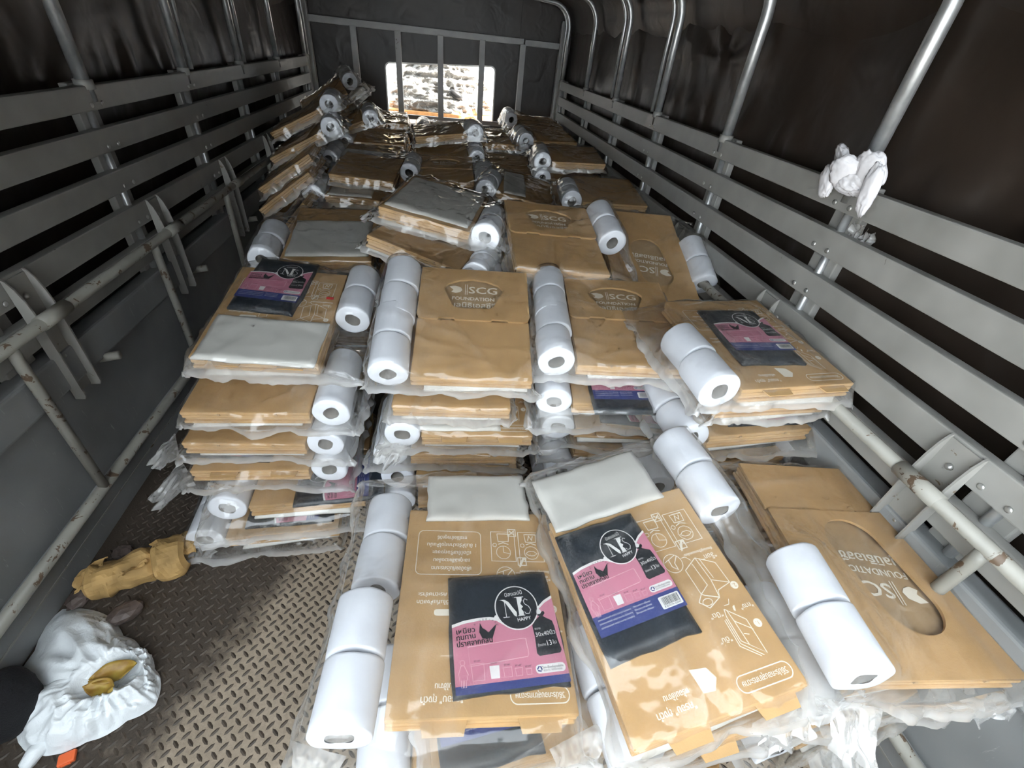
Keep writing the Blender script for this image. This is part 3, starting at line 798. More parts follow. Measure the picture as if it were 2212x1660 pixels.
def box_meshes(style):
    if style in _box: return _box[style]
    L = 0.54 if style == 'oval' else BL
    parts = []
    zt = ZT
    if style == 'lid':
        lo = MB().box((-BW / 2 + 0.002, -L / 2, zt), (BW / 2 - 0.002, 0.0, zt + 0.007), 0.002)
        parts.append(('lower_panel', lo.mesh('lower_panel', 'cardboard')))
        fy = -0.004
        outer = [(BW / 2, L / 2), (-BW / 2, L / 2), (-BW / 2, fy + 0.02), (-BW / 2 + 0.006, fy + 0.006), (-BW / 2 + 0.02, fy), (-0.115, fy), (-0.112, fy + 0.006), (-0.062, fy + 0.006), (-0.060, fy),
                 (0.055, fy), (0.058, fy + 0.006), (0.108, fy + 0.006), (0.111, fy), (BW / 2 - 0.02, fy), (BW / 2 - 0.006, fy + 0.006), (BW / 2, fy + 0.02)]
        hole = [(-0.052, 0.046), (0.044, 0.046), (0.060, 0.054), (0.093, 0.122), (0.095, 0.138), (0.080, 0.158), (0.040, 0.176), (-0.005, 0.182), (-0.050, 0.176), (-0.086, 0.158), (-0.101, 0.138), (-0.098, 0.122), (-0.068, 0.054)]
        parts.append(('lid_flap', shape_mesh('lid_flap', [outer, hole], 0.007, 'cardboard', zt + 0.0120)))
        mb = MB(); logo(mb, -0.003, 0.116, 1.25, zt + 0.0008, 0)
        parts.append(('printed_logo', mb.mesh('printed_logo', 'print_white_soft')))
        back = MB().flat([(-BW / 2 + 0.01, 0.0), (BW / 2 - 0.01, 0.0), (BW / 2 - 0.01, L / 2 - 0.01), (-BW / 2 + 0.01, L / 2 - 0.01)], zt + 0.0004)
        parts.append(('inner_panel', back.mesh('inner_panel', 'cardboard_inside')))
    elif style == 'oval':
        outer = [(BW / 2, 0.115), (-BW / 2, 0.115), (-BW / 2, -L / 2), (BW / 2, -L / 2)]
        hole = [(p[0] * math.cos(0.15) - p[1] * math.sin(0.15) + 0.015, p[0] * math.sin(0.15) + p[1] * math.cos(0.15) - 0.050) for p in rounded(-0.072, -0.140, 0.072, 0.140, 0.068, 8)]
        parts.append(('top_panel', shape_mesh('top_panel', [outer, hole], 0.007, 'cardboard', zt + 0.0135)))
        fl_ = MB().box((-BW / 2, 0.117, zt + 0.004), (BW / 2, L / 2, zt + 0.012), 0.002)
        parts.append(('back_flap', fl_.mesh('back_flap', 'cardboard')))
        mb = MB(); logo(mb, 0.012, -0.055, 1.4, zt + 0.0025, R_(172))
        parts.append(('printed_logo', mb.mesh('printed_logo', 'print_white')))
        back = MB().flat([(-BW / 2 + 0.02, -0.24), (BW / 2 - 0.02, -0.24), (BW / 2 - 0.02, 0.10), (-BW / 2 + 0.02, 0.10)], zt + 0.0004)
        parts.append(('inner_panel', back.mesh('inner_panel', 'cardboard_inside')))
    else:
        tp = MB().box((-BW / 2, -L / 2 + 0.002, zt), (BW / 2, L / 2, zt + 0.0125), 0.003)
        parts.append(('top_panel', tp.mesh('top_panel', 'cardboard')))
        zp = zt + 0.0131
        if style in ('print', 'tabs'):
            for cx in (-0.075, 0.105):
                me = MB().prism(tab_poly(cx, 0.085, -L / 2 + 0.002, 0.024), zt + 0.006, zt + 0.0085).mesh('front_tab', 'cardboard')
                parts.append(('front_tab', me))
        if style == 'print':
            m1 = MB(); w = 0.0015
            T_ = lambda s_, x, y, sz, wd=None: put_text(m1, s_, x, y, sz, zp, R_(180), wd, 0, 0.0003)
            m1.stroke(rounded(-0.152, 0.052, 0.0, 0.168, 0.012), 0.0017, zp, True)
            for i, s_ in enumerate(('เพื่อป้องกันโรคระบาด', 'และดูแลสิ่งแวดล้อม', 'เมื่อใช้เสร็จถุงขยะ', '1 ชั้นให้รัดปากถุงให้แน่น', 'การใช้อย่างถูกวิธี')):
                T_(s_, -0.070, 0.068 + 0.0205 * i, 0.0135, (0.092, 0.085, 0.092, 0.118, 0.072)[i])
            for x0 in (0.026, 0.096):
                m1.stroke([(x0, 0.088), (x0 + 0.060, 0.088), (x0 + 0.060, 0.170), (x0, 0.170)], w, zp, True)
                m1.stroke(circle(x0 + 0.030, 0.112, 0.0175, 22), w, zp, True)
                m1.stroke([(x0 + 0.018, 0.142), (x0 + 0.044, 0.142), (x0 + 0.046, 0.164), (x0 + 0.016, 0.164)], w * 1.3, zp, True)
                m1.stroke([(x0 + 0.018, 0.134), (x0 + 0.030, 0.139), (x0 + 0.044, 0.134)], w * 1.6, zp)
                m1.stroke(circle(x0 + 0.009, 0.132, 0.005, 8), w, zp, True)
            m1.stroke([(0.056, 0.112), (0.056, 0.129)], w, zp); m1.stroke([(0.056, 0.112), (0.072, 0.108)], w, zp)
            m1.stroke([(0.112, 0.110), (0.120, 0.104), (0.132, 0.104), (0.140, 0.110), (0.132, 0.116), (0.120, 0.116)], w, zp, True)
            m1.stroke([(0.120, 0.146), (0.124, 0.160), (0.130, 0.148), (0.134, 0.160)], w * 1.6, zp)
            for a, b in ((0.080, 0.168), (0.100, 0.088)):
                m1.stroke([(a - 0.010, b - 0.010), (a + 0.010, b - 0.010), (a + 0.010, b + 0.010), (a - 0.010, b + 0.010)], w * 1.4, zp, True)
            m1.stroke([(0.073, 0.161), (0.087, 0.175)], 0.0024, zp); m1.stroke([(0.087, 0.161), (0.073, 0.175)], 0.0024, zp)
            m1.flat([(0.092, 0.072), (0.096, 0.074), (0.106, 0.094), (0.108, 0.086), (0.112, 0.096), (0.103, 0.099), (0.094, 0.084)], zp)
            m1.stroke(circle(0.058, 0.052, 0.0215, 26), w, zp, True)
            m1.stroke([(0.040, 0.058), (0.054, 0.063), (0.070, 0.069)], w, zp); m1.stroke([(0.052, 0.062), (0.052, 0.046), (0.062, 0.036), (0.062, 0.052), (0.074, 0.066)], w * 1.3, zp)
            m1.stroke([(0.082, 0.058), (0.092, 0.058), (0.100, 0.048)], w, zp)
            T_('ซึ่งจะอยู่ด้านบนกล่อง', 0.128, 0.062, 0.008, 0.072); T_('"ล็อก"', 0.146, 0.046, 0.017, 0.034)
            # open box drawing
            for ln in (((0.076, 0.030), (0.112, 0.050), (0.150, 0.028), (0.154, -0.020), (0.120, -0.028), (0.114, -0.042), (0.086, -0.030), (0.080, -0.026)), ((0.112, 0.050), (0.118, -0.004), (0.154, -0.020)), ((0.118, -0.004), (0.114, -0.042)), ((0.098, 0.040), (0.104, -0.012), (0.080, -0.026)), ((0.076, 0.030), (0.080, -0.026)), ((0.120, 0.046), (0.126, -0.002)), ((0.080, -0.026), (0.066, -0.040), (0.082, -0.056), (0.114, -0.042))):
                m1.stroke(ln, w * 1.2, zp)
            m1.stroke(circle(0.084, -0.044, 0.011, 16, 0.007), w, zp, True)
            m1.stroke([(0.112, -0.060), (0.124, -0.060), (0.130, -0.050)], w, zp)
            m1.flat(circle(0.160, -0.028, 0.0085, 20), zp); T_('"ปิด"', 0.086, -0.072, 0.014, 0.028)
            m1.flat(circle(0.158, -0.108, 0.0085, 20), zp)
            for ln in (((0.108, -0.066), (0.140, -0.096), (0.140, -0.160), (0.104, -0.128)), ((0.104, -0.128), (0.104, -0.080), (0.108, -0.066)), ((0.112, -0.070), (0.114, -0.092), (0.142, -0.116)), ((0.114, -0.092), (0.116, -0.138)), ((0.100, -0.084), (0.100, -0.132), (0.132, -0.162)), ((0.096, -0.086), (0.096, -0.136), (0.126, -0.162))):
                m1.stroke(ln, w * 1.2, zp)
            T_('"กาง"', 0.158, -0.072, 0.014, 0.028); m1.flat([(0.128, -0.066), (0.134, -0.064), (0.130, -0.076), (0.126, -0.074)], zp)
            m1.stroke([(0.118, -0.118), (0.128, -0.122)], 0.0022, zp); T_('"ดัน"', 0.076, -0.118, 0.014, 0.026)
            m1.stroke(rounded(0.050, -0.208, 0.166, -0.180, 0.0135), w * 1.4, zp, True)
            T_('วิธีประกอบสุขากระดาษ', 0.108, -0.194, 0.0145, 0.098)
            T_('"ครอบ" ถุงดำ', -0.080, -0.196, 0.017, 0.078); T_('พร้อมใช้งาน', -0.068, -0.174, 0.014, 0.052)
            m1.flat([(-0.024, -0.145), (0.010, -0.150), (0.020, -0.170), (0.006, -0.188), (-0.018, -0.186), (-0.020, -0.170)], zp)
            T_('"หย่อน" กระดาษชำระ', -0.088, 0.005, 0.012, 0.105); T_('1. วางถุงไว้ในที่แห้งสนิท', -0.084, -0.012, 0.012, 0.115)
            m1.flat([(-0.040, 0.030), (-0.030, 0.046), (-0.012, 0.046), (-0.008, 0.030), (-0.008, -0.008), (-0.030, -0.008), (-0.036, 0.010), (-0.044, 0.018)], zp)
            m1.stroke([(-0.048, -0.012), (-0.024, -0.006), (-0.024, -0.030), (-0.048, -0.036)], w, zp, True)
            m1.flat(rounded(-0.104, -0.042, -0.052, -0.028, 0.006), zp)
            m2 = MB(); put_text(m2, '2.', 0.160, -0.028, 0.011, zp + 0.0003, R_(180)); put_text(m2, '1.', 0.158, -0.108, 0.011, zp + 0.0003, R_(180))
            parts.append(('printed_instructions', m1.mesh('printed_instructions', 'print_white')))
            parts.append(('printed_numbers', m2.mesh('printed_numbers', 'cardboard')))
        if style == 'hole':
            hs = MB().flat([(0.11 * math.cos(R_(180 + 12 * i)), L / 2 - 0.02 + 0.20 * math.sin(R_(180 + 12 * i))) for i in range(16)], zp)
            parts.append(('cutout', hs.mesh('cutout', 'cardboard_inside')))
    for x in (-0.075, 0.085):
        parts.append(('slot', MB().box((x - 0.0035, -L / 2 - 0.0008, ZT + 0.001), (x + 0.0035, -L / 2 + 0.006, ZT + 0.0075)).mesh('slot', 'cardboard_inside')))
    _box[style] = (body_mesh(L), parts, L)
    return _box[style]

# --- clear bag draped over the contents: membrane over an obstacle
def film_mesh(seed, rects, cyls, ext, fm=0.045, loose=1.0, name='clear_bag'):
    rng = np.random.default_rng(seed)
    nx, ny_ = 52, 58
    x0, x1, y0, y1 = ext; fm = fm * 0.75
    mx = 0.030 + rng.uniform(0, 0.012); mb_ = 0.035 + rng.uniform(0, 0.03)
    # grid finer near the border
    def axis(a, b, ma, mb2, n):
        k = 6
        return np.concatenate([np.linspace(a - ma, a, k, endpoint=False), np.linspace(a, b, n - 2 * k), np.linspace(b, b + mb2, k + 1)[1:]])
    x = axis(x0 - 0.004, x1 + 0.004, mx, mx, nx); y = axis(y0 - 0.004, y1 + 0.004, fm, mb_, ny_)
    Xg, Yg = np.meshgrid(x, y)
    H0 = np.zeros_like(Xg)
    for cx, cy, w, l, rot, zt in rects:
        c, s_ = math.cos(rot), math.sin(rot)
        lx = (Xg - cx) * c + (Yg - cy) * s_; ly = -(Xg - cx) * s_ + (Yg - cy) * c
        m_ = (abs(lx) < w / 2 + 0.004) & (abs(ly) < l / 2 + 0.004); H0[m_] = np.maximum(H0[m_], zt + 0.0045)
    for cx, cy, l, r in cyls:
        m_ = (abs(Xg - cx) < r + 0.002) & (abs(Yg - cy) < l / 2 + 0.004)
        hz = r + np.sqrt(np.clip((r + 0.003) ** 2 - (Xg - cx) ** 2, 0, None)) + 0.003
        H0[m_] = np.maximum(H0[m_], hz[m_])
    tt = np.zeros_like(Xg)
    zb = 0.014 + vnoise(rng, ny_, nx, 9, 9) * 0.010
    h = np.maximum(H0, 0.02)
    h[0] = zb[0]; h[-1] = zb[-1]; h[:, 0] = zb[:, 0]; h[:, -1] = zb[:, -1]
    for _ in range(160):
        h[1:-1, 1:-1] = np.maximum(H0[1:-1, 1:-1], 0.25 * (h[:-2, 1:-1] + h[2:, 1:-1] + h[1:-1, :-2] + h[1:-1, 2:]))
    free = np.clip((h - H0) / 0.02, 0, 1)
    inside = np.clip(np.minimum(np.minimum(Xg - x[0], x[-1] - Xg), np.minimum(Yg - y[0], y[-1] - Yg)) / 0.03, 0, 1)
    crease = np.zeros_like(Xg); mk = np.zeros_like(Xg)
    for _ in range(rng.integers(7, 12)):
        px_, py_ = rng.uniform(x0, x1), rng.uniform(y0, y1); a = rng.uniform(0, math.pi)
        d = (Xg - px_) * math.sin(a) - (Yg - py_) * math.cos(a) + 0.01 * np.sin(((Xg - px_) * math.cos(a) + (Yg - py_) * math.sin(a)) * rng.uniform(8, 20))
        t_ = (Xg - px_) * math.cos(a) + (Yg - py_) * math.sin(a)
        wd = rng.uniform(0.004, 0.009)
        g_ = np.exp(-(d / wd) ** 2) * np.exp(-(t_ / rng.uniform(0.07, 0.2)) ** 2)
        crease += g_ * rng.uniform(0.003, 0.008) * loose; mk = np.maximum(mk, g_ * 0.35)
    rid = (1 - np.abs(vnoise(rng, ny_, nx, 12, 10))) ** 3
    fine_ = vnoise(rng, ny_, nx, 22, 20)
    h = h + inside * (crease + 0.004 * loose * rid + free * (0.006 * rid + 0.003 * (fine_ + 1)))
    bt = zb * (1 - inside) ** 0.7 + 0.001
    bt = np.where(inside > 0.98, 0.001, np.minimum(bt, h))
    # frilled outline: the seam pulls in and out along the edge, corners stick out
    fr = 1 - inside
    ed_x = np.clip((x0 - Xg) / mx, 0, 1) - np.clip((Xg - x1) / mx, 0, 1)
    ed_f = np.clip((y0 - Yg) / fm, 0, 1); ed_b = np.clip((Yg - y1) / mb_, 0, 1)
    pf = 0.5 + 0.5 * vnoise(rng, ny_, nx, 1, 7); pb_ = 0.5 + 0.5 * vnoise(rng, ny_, nx, 1, 5); ps = 0.5 + 0.5 * vnoise(rng, ny_, nx, 8, 1)
    ox = vnoise(rng, ny_, nx, 20, 3) * 0.010 * fr; oy = (vnoise(rng, ny_, nx, 3, 16) * 0.5 + vnoise(rng, ny_, nx, 3, 34) * 0.35) * 0.011 * fr
    dz = (vnoise(rng, ny_, nx, 11, 10) * 0.6 + (0.5 - np.abs(vnoise(rng, ny_, nx, 34, 32))) * 0.9) * 0.0075 * fr - 0.010 * fr ** 2
    Xg = Xg + ed_x * mx * 0.75 * ps; Yg = Yg + ed_f * fm * 0.7 * pf - ed_b * mb_ * 0.6 * pb_
    top = np.stack([Xg + ox, Yg + oy, h + dz], -1).reshape(-1, 3)
    bot = np.stack([Xg + ox, Yg + oy, np.minimum(bt + dz, h + dz - 0.0004)], -1).reshape(-1, 3)
    milk = np.clip(fr ** 3 * 0.85 + mk * 0.6 + free * (0.05 + 0.25 * fr) + 0.12 * rid * free, 0, 1)
    n = nx * ny_
    V = np.concatenate([top, bot])
    # the underside clings to the contents and is only kept as a band round the seam
    gb = grid_faces(ny_, nx, n, True); keep = inside.ravel()[(gb - n)].min(1) < 0.97
    Fq = [grid_faces(ny_, nx), gb[keep]]
    loop = list(range(nx)) + [i * nx + nx - 1 for i in range(1, ny_)] + [(ny_ - 1) * nx + i for i in range(nx - 2, -1, -1)] + [i * nx for i in range(ny_ - 2, 0, -1)]
    side = [(a, n + a, n + b, b) for a, b in zip(loop, loop[1:] + loop[:1])]
    return np_mesh(name, V, np.concatenate(Fq + [np.array(side)]), 'clear_film', True, np.concatenate([milk.ravel(), milk.ravel()]))

def corner_mesh(seed, w, l):
    rng = np.random.default_rng(seed); n = 26
    u = np.linspace(0, 1, n)[:, None]; s_ = np.linspace(-1, 1, n)[None, :]
    hw = w / 2 * (1 - 0.35 * u) * (1 + 0.25 * vnoise(rng, n, n, 4, 1))
    X = s_ * hw; Y = -u * l * (1 + 0.25 * vnoise(rng, n, n, 1, 5)) + 0 * s_
    Z = -0.75 * l * u ** 1.6 + (1 - np.abs(vnoise(rng, n, n, 3, 6))) * 0.010 * (0.3 + u) + vnoise(rng, n, n, 6, 7) * 0.002
    V = np.stack([X, Y, Z], -1).reshape(-1, 3)
    mk = np.clip(0.7 + 0.5 * (1 - np.abs(vnoise(rng, n, n, 4, 8))) ** 2 * np.ones((n, n)), 0, 1)
    return np_mesh('film_corner', V, grid_faces(n, n), 'clear_film', True, mk.ravel())
RX = BW / 2 + RR + 0.006
def roll_spots(code, L):
    out = []
    if not isinstance(code, str): return [tuple(q) + (0.0,) * (3 - len(q)) for q in code]
    for c in code.split():
        sx = -1 if c[0] == 'L' else 1
        ys = {'F': (-0.165, -0.040), 'B': (0.045, 0.170), 'M': (-0.08, 0.045)}[c[1]]
        out += [(sx * RX, yv, 0.0) for yv in ys]
    return out
_hid = {}
KN = [0]
def kit(x, y, z, yaw, sx, sy, rolls, style, label, pack=None, liner=None, under=True, fm=0.045, loose=1.0, group='clear-bagged relief kits in the truck', hidden=False, tag_=False, corners=()):
    """x, y, z: centre of the box top; yaw, cross slope, long slope in degrees"""
    KN[0] += 1; k = KN[0]
    rot = Euler((R_(sy), R_(-sx), R_(yaw)), 'XYZ')
    nrm = rot.to_matrix() @ Vector((0, 0, 1))
    p = Vector((x, y, z)) - nrm * BT
    root = empty('relief_kit', p, rot); tag(root, label, 'relief kit', group)
    body, parts, L = box_meshes(style)
    bx_ = link('folded_box', body, root)
    for nm, me in parts: link(nm, me, bx_)
    rects = [(0, 0, BW, L, 0, BT)]; cyls = []
    ext = [-BW / 2, BW / 2, -L / 2, L / 2]
    if under: link('liner_pack', liner_mesh(0.31, 0.41, 0.014, 1), root, (0.01 * (k % 3 - 1), -0.012 - 0.006 * (k % 4), 0.003), (0, 0, R_((k % 5 - 2) * 1.2)))
    rnd = random.Random(k * 7)
    for cx, cy, dz in roll_spots(rolls, L):
        me, core = ROLLS[rnd.randrange(4)]
        r_ = link('tissue_roll', me, root, (cx + rnd.uniform(-.003, .003), cy, RR + 0.003 + dz), (0, rnd.uniform(0, 6.28), R_(rnd.uniform(-2, 2))))
        link('roll_core', core, r_)
        cyls.append((cx, cy, RL, RR + 0.003 + max(dz, -0.05) / 2)); ext[2] = min(ext[2], cy - RL / 2); ext[3] = max(ext[3], cy + RL / 2); ext[0] = min(ext[0], cx - RR); ext[1] = max(ext[1], cx + RR)
    if liner:
        lx, ly, lw, ll, lr = liner
        link('liner_pack', liner_mesh(lw, ll, 0.012, k), root, (lx, ly, BT + 0.001), (0, 0, R_(lr)))
        rects.append((lx, ly, lw, ll, R_(lr), BT + 0.014)); ext[2] = min(ext[2], ly - ll / 2); ext[3] = max(ext[3], ly + ll / 2)
    if pack:
        lx, ly, lr = pack[:3]; fold = len(pack) > 3
        zz = BT + 0.002 + (0.013 if liner and abs(liner[1] - ly) < (liner[3] + PH) / 2 - 0.02 else 0)
        pb = link('bag_pack', PACK[fold][0], root, (lx, ly, zz), (0, 0, R_(lr)))
        link('label', PACK[fold][1], pb)
        if fold: pb.scale = (1.13, 1.13, 1.0)
        rects.append((lx, ly, PW, PH, R_(lr), zz + PT + 0.003)); ext[2] = min(ext[2], ly - PH / 2 - 0.01)
    for ci, (cx, cy, cz, cw, cl, ca) in enumerate(corners):
        link('film_corner', corner_mesh(k * 10 + ci, cw, cl), root, (cx, cy, cz), (0, 0, R_(ca)))
    if tag_: link('sticker', MB().box((-0.012, -0.006, 0), (0.012, 0.006, 0.001)).mesh('sticker', 'red_tag'), root, (0.15, 0.085, BT + 0.002))
    if hidden:
        pass
    else:
        link('clear_bag', film_mesh(1000 + k, rects, cyls, ext, fm, loose), root)
    return root
def column(x, y, z, rolls, step=0.125, yaw=0, labels=()):
    rnd = random.Random(int((x * 7 + y * 13) * 100))
    lv = list(labels)
    while z > 0.07:
        kit(x + rnd.uniform(-.015, .015), y + rnd.uniform(-.015, .015), z, yaw + rnd.uniform(-3, 3), 0, 0, rolls, 'plain',
            lv.pop(0) if lv else 'clear-bagged folded box kit buried below other kits in the pile', None, None, True, 0.03, 1.0, 'buried kits under the pile', True)
        z -= step

# foreground row
kit(0.085, 0.500, 0.490, -3, -4, -1, [(-0.252, -0.190), (-0.248, -0.066), (-0.235, 0.10, -0.05), (-0.232, 0.225, -0.05)], 'print', 'nearest kit with pink bag pack, beside the open checker plate floor', pack=(0.050, -0.115, 5, 1), liner=(-0.005, 0.275, 0.27, 0.15, 2), fm=0.06, corners=((-0.28, -0.25, 0.012, 0.10, 0.085, -15), (0.17, -0.25, 0.02, 0.12, 0.07, 20)))
kit(0.130, 0.455, 0.365, 7, 0, 0, 'RF', 'tabs', 'kit lying directly under the nearest pink-label kit', pack=(-0.06, -0.08, 0), fm=0.05, corners=((-0.14, -0.24, 0.015, 0.12, 0.06, -10), (0.24, -0.24, 0.02, 0.09, 0.08, 15)))
kit(0.468, 0.440, 0.560, 8, 8, 3, [(0.243, 0.20), (0.243, 0.325)], 'print', 'tilted kit with pink bag pack showing its blue barcode band', pack=(-0.072, 0.045, 3), liner=(-0.03, 0.285, 0.30, 0.16, 4), fm=0.055, corners=((0.12, -0.24, 0.012, 0.14, 0.05, 5), (-0.15, -0.24, 0.012, 0.10, 0.06, -10)))
kit(0.575, 0.44, 0.435, 6, 3, 0, 'LF', 'tabs', 'kit under the tilted barcode pack, roll pair at its left', fm=0.05)
kit(0.985, 0.485, 0.585, -4, -3, 1, [(-0.215, -0.215, 0.028), (-0.213, -0.090, 0.028)], 'oval', 'nearest right kit with long oval cutout and one roll pair', fm=0.05, corners=((-0.21, -0.29, 0.02, 0.11, 0.075, -10), (0.10, -0.28, 0.012, 0.16, 0.04, 8)))
kit(0.955, 0.485, 0.460, 2, 0, 0, [(-0.225, -0.20, 0.02), (-0.222, -0.075, 0.02)], 'plain', 'kit directly under the oval cutout kit, above the lowest right kits', fm=0.06, corners=((0.12, -0.24, 0.012, 0.14, 0.06, 25), (-0.15, -0.27, 0.02, 0.12, 0.09, 0)))
kit(0.90, 0.455, 0.340, 10, 0, 0, 'LF', 'plain', 'third kit down below the oval cutout kit, its torn film sticking out', fm=0.06, corners=((-0.10, -0.24, 0.02, 0.14, 0.085, 5),))
column(0.10, 0.50, 0.24, 'LF', labels=['kit third down below the nearest pink-label kit, rolls at left', 'kit at the bottom of the nearest stack, on the floor']); column(0.52, 0.50, 0.30, 'LF', labels=['kit third down below the tilted barcode kit, in the gap', 'kit on the floor below the tilted barcode kit']); column(0.93, 0.52, 0.215, 'LF')
# low left stack on the floor
kit(-0.555, 1.215, 0.078, 3, 0, 0, 'LF', 'tabs', 'lowest kit flat on the checker plate, at foot of the left stack', pack=(0.02, -0.10, 90), fm=0.05, corners=((-0.25, -0.22, 0.03, 0.11, 0.05, -35),))
kit(-0.455, 1.235, 0.205, 3, 0, -2, 'LF LB', 'plain', 'second lowest left kit with white roll end above the floor kit', pack=(0.10, -0.145, 92), fm=0.05)
# left stack
kit(-0.605, 1.290, 0.318, -2, 0, 1, 'RF', 'tabs', 'fourth kit down in left stack with flared white film corner', pack=(-0.08, -0.08, 84), fm=0.06, corners=((-0.19, -0.22, 0.045, 0.12, 0.11, -50), (-0.08, -0.24, 0.01, 0.12, 0.05, -10)))
kit(-0.595, 1.300, 0.440, -3, 0, 4, 'RF', 'plain', 'third kit down in left stack, plain box and roll end', fm=0.055, corners=((-0.20, -0.22, 0.045, 0.10, 0.085, -60),))
kit(-0.570, 1.310, 0.568, -2, 0, 7, 'RF', 'hole', 'second kit in left stack with half-hidden round cutout', fm=0.055)
kit(-0.535, 1.395, 0.712, -3, -2, 11, 'RB', 'print', 'top left kit with milky liner in front of a bag pack', pack=(-0.035, 0.125, -4), liner=(0.005, -0.145, 0.34, 0.20, -2), fm=0.02, tag_=True)
# second stack
kit(0.085, 1.280, 0.375, -3, 0, 2, 'LF', 'plain', 'fourth kit down in second stack, just above the nearest liner', fm=0.04)
kit(0.125, 1.265, 0.490, -3, 0, 6, 'LF', 'print', 'third kit in second stack with round roll end and printed capsule', liner=(-0.06, -0.03, 0.27, 0.36, 0), fm=0.05, corners=((-0.26, -0.22, 0.02, 0.10, 0.07, -30),))
kit(0.045, 1.265, 0.625, -4, 0, 10, '', 'plain', 'thin kit second from the top in second stack', fm=0.03)
kit(0.102, 1.255, 0.770, -4, 0, 18, 'LF LB', 'lid', 'top kit with foundation lettering in window, upright lid, second stack', fm=0.04)
column(0.09, 1.28, 0.25, 'LF', labels=['fifth kit down in second stack, behind the nearest milky liner', 'kit at the bottom of second stack, left of nearest liner'])
# third stack
kit(0.665, 1.285, 0.370, -5, 0, 2, 'LM', 'plain', 'fourth kit down in third stack, brown folded edge', fm=0.04)
kit(0.645, 1.270, 0.490, -5, 0, 5, 'LF', 'tabs', 'third kit in third stack with dark bag pack and roll end', pack=(0.06, -0.11, 86), fm=0.05)
kit(0.615, 1.255, 0.625, -6, 1, 8, 'LF', 'plain', 'kit with curled pink label poking out under third stack lid', pack=(-0.02, -0.13, 2), fm=0.045)
kit(0.605, 1.265, 0.775, -6, 1, 9, 'LF LB', 'lid', 'top kit of third stack with lid window behind hazy film', fm=0.04)
column(0.66, 1.29, 0.25, 'LF', labels=['fifth kit down in third stack, behind the tilted liner', 'kit at the bottom of third stack, between two liners'])
# fourth stack against the right side
kit(0.925, 1.110, 0.480, 4, 0, 0, 'RF', 'plain', 'fourth kit down in right stack with white film corner at side', pack=(0.03, -0.08, 90), fm=0.05, corners=((0.22, -0.20, 0.05, 0.10, 0.09, 45),))
kit(0.945, 1.100, 0.610, 4, 0, 0, 'LF', 'plain', 'third kit in right stack with dark bag pack and large roll end', pack=(0.05, -0.10, 88), fm=0.05, corners=((0.18, -0.23, 0.03, 0.10, 0.05, 50),))
kit(0.930, 1.095, 0.735, 3, 0, 1, '', 'plain', 'thin milky-edged kit second from top in right stack', fm=0.04)
kit(0.945, 1.070, 0.822, 4, 0, 3, 'LF', 'print', 'top right stack kit with bag pack, under the side rails', pack=(-0.01, 0.005, -3), fm=0.04)
column(0.93, 1.12, 0.355, 'LF', labels=['fifth kit down in right stack, behind the white roll pair', 'sixth kit down in right stack, above the oval cutout kit'])
# row behind
kit(0.445, 1.720, 0.895, 1, -3, 13, 'RB', 'lid', 'kit with dim lid window leaning behind third stack', fm=0.02)
kit(0.430, 1.730, 0.790, -3, 0, 10, 'LF', 'plain', 'kit wedged under the dim lid kit behind third stack', fm=0.03)
kit(0.885, 1.800, 0.805, -2, -1, 22, [(0.232, -0.10), (0.232, 0.025)], 'oval', 'kit with small oval cutout close to the right lower rails', fm=0.02)
kit(-0.470, 2.060, 0.745, 1, 1, 9, 'LF', 'plain', 'grey milky kit behind the top left liner kit', liner=(0, -0.05, 0.33, 0.30, 1), fm=0.05, loose=1.6)
kit(-0.500, 2.030, 0.615, 3, 0, 4, 'LF', 'plain', 'kit with ochre edge under the grey milky kit', fm=0.04)
kit(-0.06, 1.800, 0.715, -6, 0, 4, 'RF', 'tabs', 'dark kit between stacks under the slanting brown kit', pack=(-0.05, -0.10, 0), fm=0.03)
kit(-0.025, 1.830, 0.835, -20, -12, -2, 'RF', 'plain', 'slanting glossy brown kit with white roll at its right corner', fm=0.05, loose=1.5)
kit(-0.005, 1.985, 0.925, -14, -9, 2, 'RF', 'plain', 'silvery kit lying across the slanting brown kit', liner=(0, 0.0, 0.33, 0.40, 0), fm=0.04, loose=1.7, corners=((-0.18, -0.22, 0.04, 0.08, 0.06, -60),))
column(0.44, 1.76, 0.655, 'LF'); column(0.91, 1.86, 0.60, 'LF'); column(-0.50, 2.03, 0.485, 'LF', labels=['third kit down behind left stack, under the ochre edge kit', 'fourth kit down behind left stack, in the gap between roll columns', 'fifth kit down behind left stack, in the gap between roll columns', 'kit at the bottom behind left stack, in the gap between rolls']); column(-0.05, 1.84, 0.585, 'RF')
# middle of the pile
kit(-0.455, 2.86, 0.640, -2, -2, 2, 'LF', 'plain', 'lowest of three kits beside two roll ends, left middle', fm=0.03)
kit(-0.450, 2.93, 0.730, -2, -2, 3, 'LF', 'plain', 'middle of three kits beside two roll ends, left middle', liner=(-0.05, -0.13, 0.24, 0.16, 3), fm=0.03)
kit(-0.430, 3.05, 0.815, -4, -3, 4, 'RB', 'plain', 'shiny top of three kits beside two roll ends, left middle', fm=0.04, loose=1.6)
kit(-0.480, 3.62, 0.790, -3, -1, 6, 'LF', 'plain', 'kit with grey blanket-like liner behind the three left kits', liner=(0.0, -0.10, 0.36, 0.16, 0), fm=0.03)
kit(-0.450, 4.00, 0.835, 2, 0, 4, 'LF', 'plain', 'brown kit under the bright kit left of the window', fm=0.03)
kit(-0.450, 4.45, 0.905, 4, 0, 3, 'LF', 'plain', 'bright kit heaped left of the window on brown kits', fm=0.04, loose=1.6)
kit(0.035, 3.12, 0.700, -2, 0, 2, 'RF', 'plain', 'kit with roll end under the centre lid kit', fm=0.03)
kit(0.030, 3.13, 0.815, -1, 2, 6, 'RF', 'lid', 'centre kit with ghostly lid window and big roll end', fm=0.04, loose=1.4)
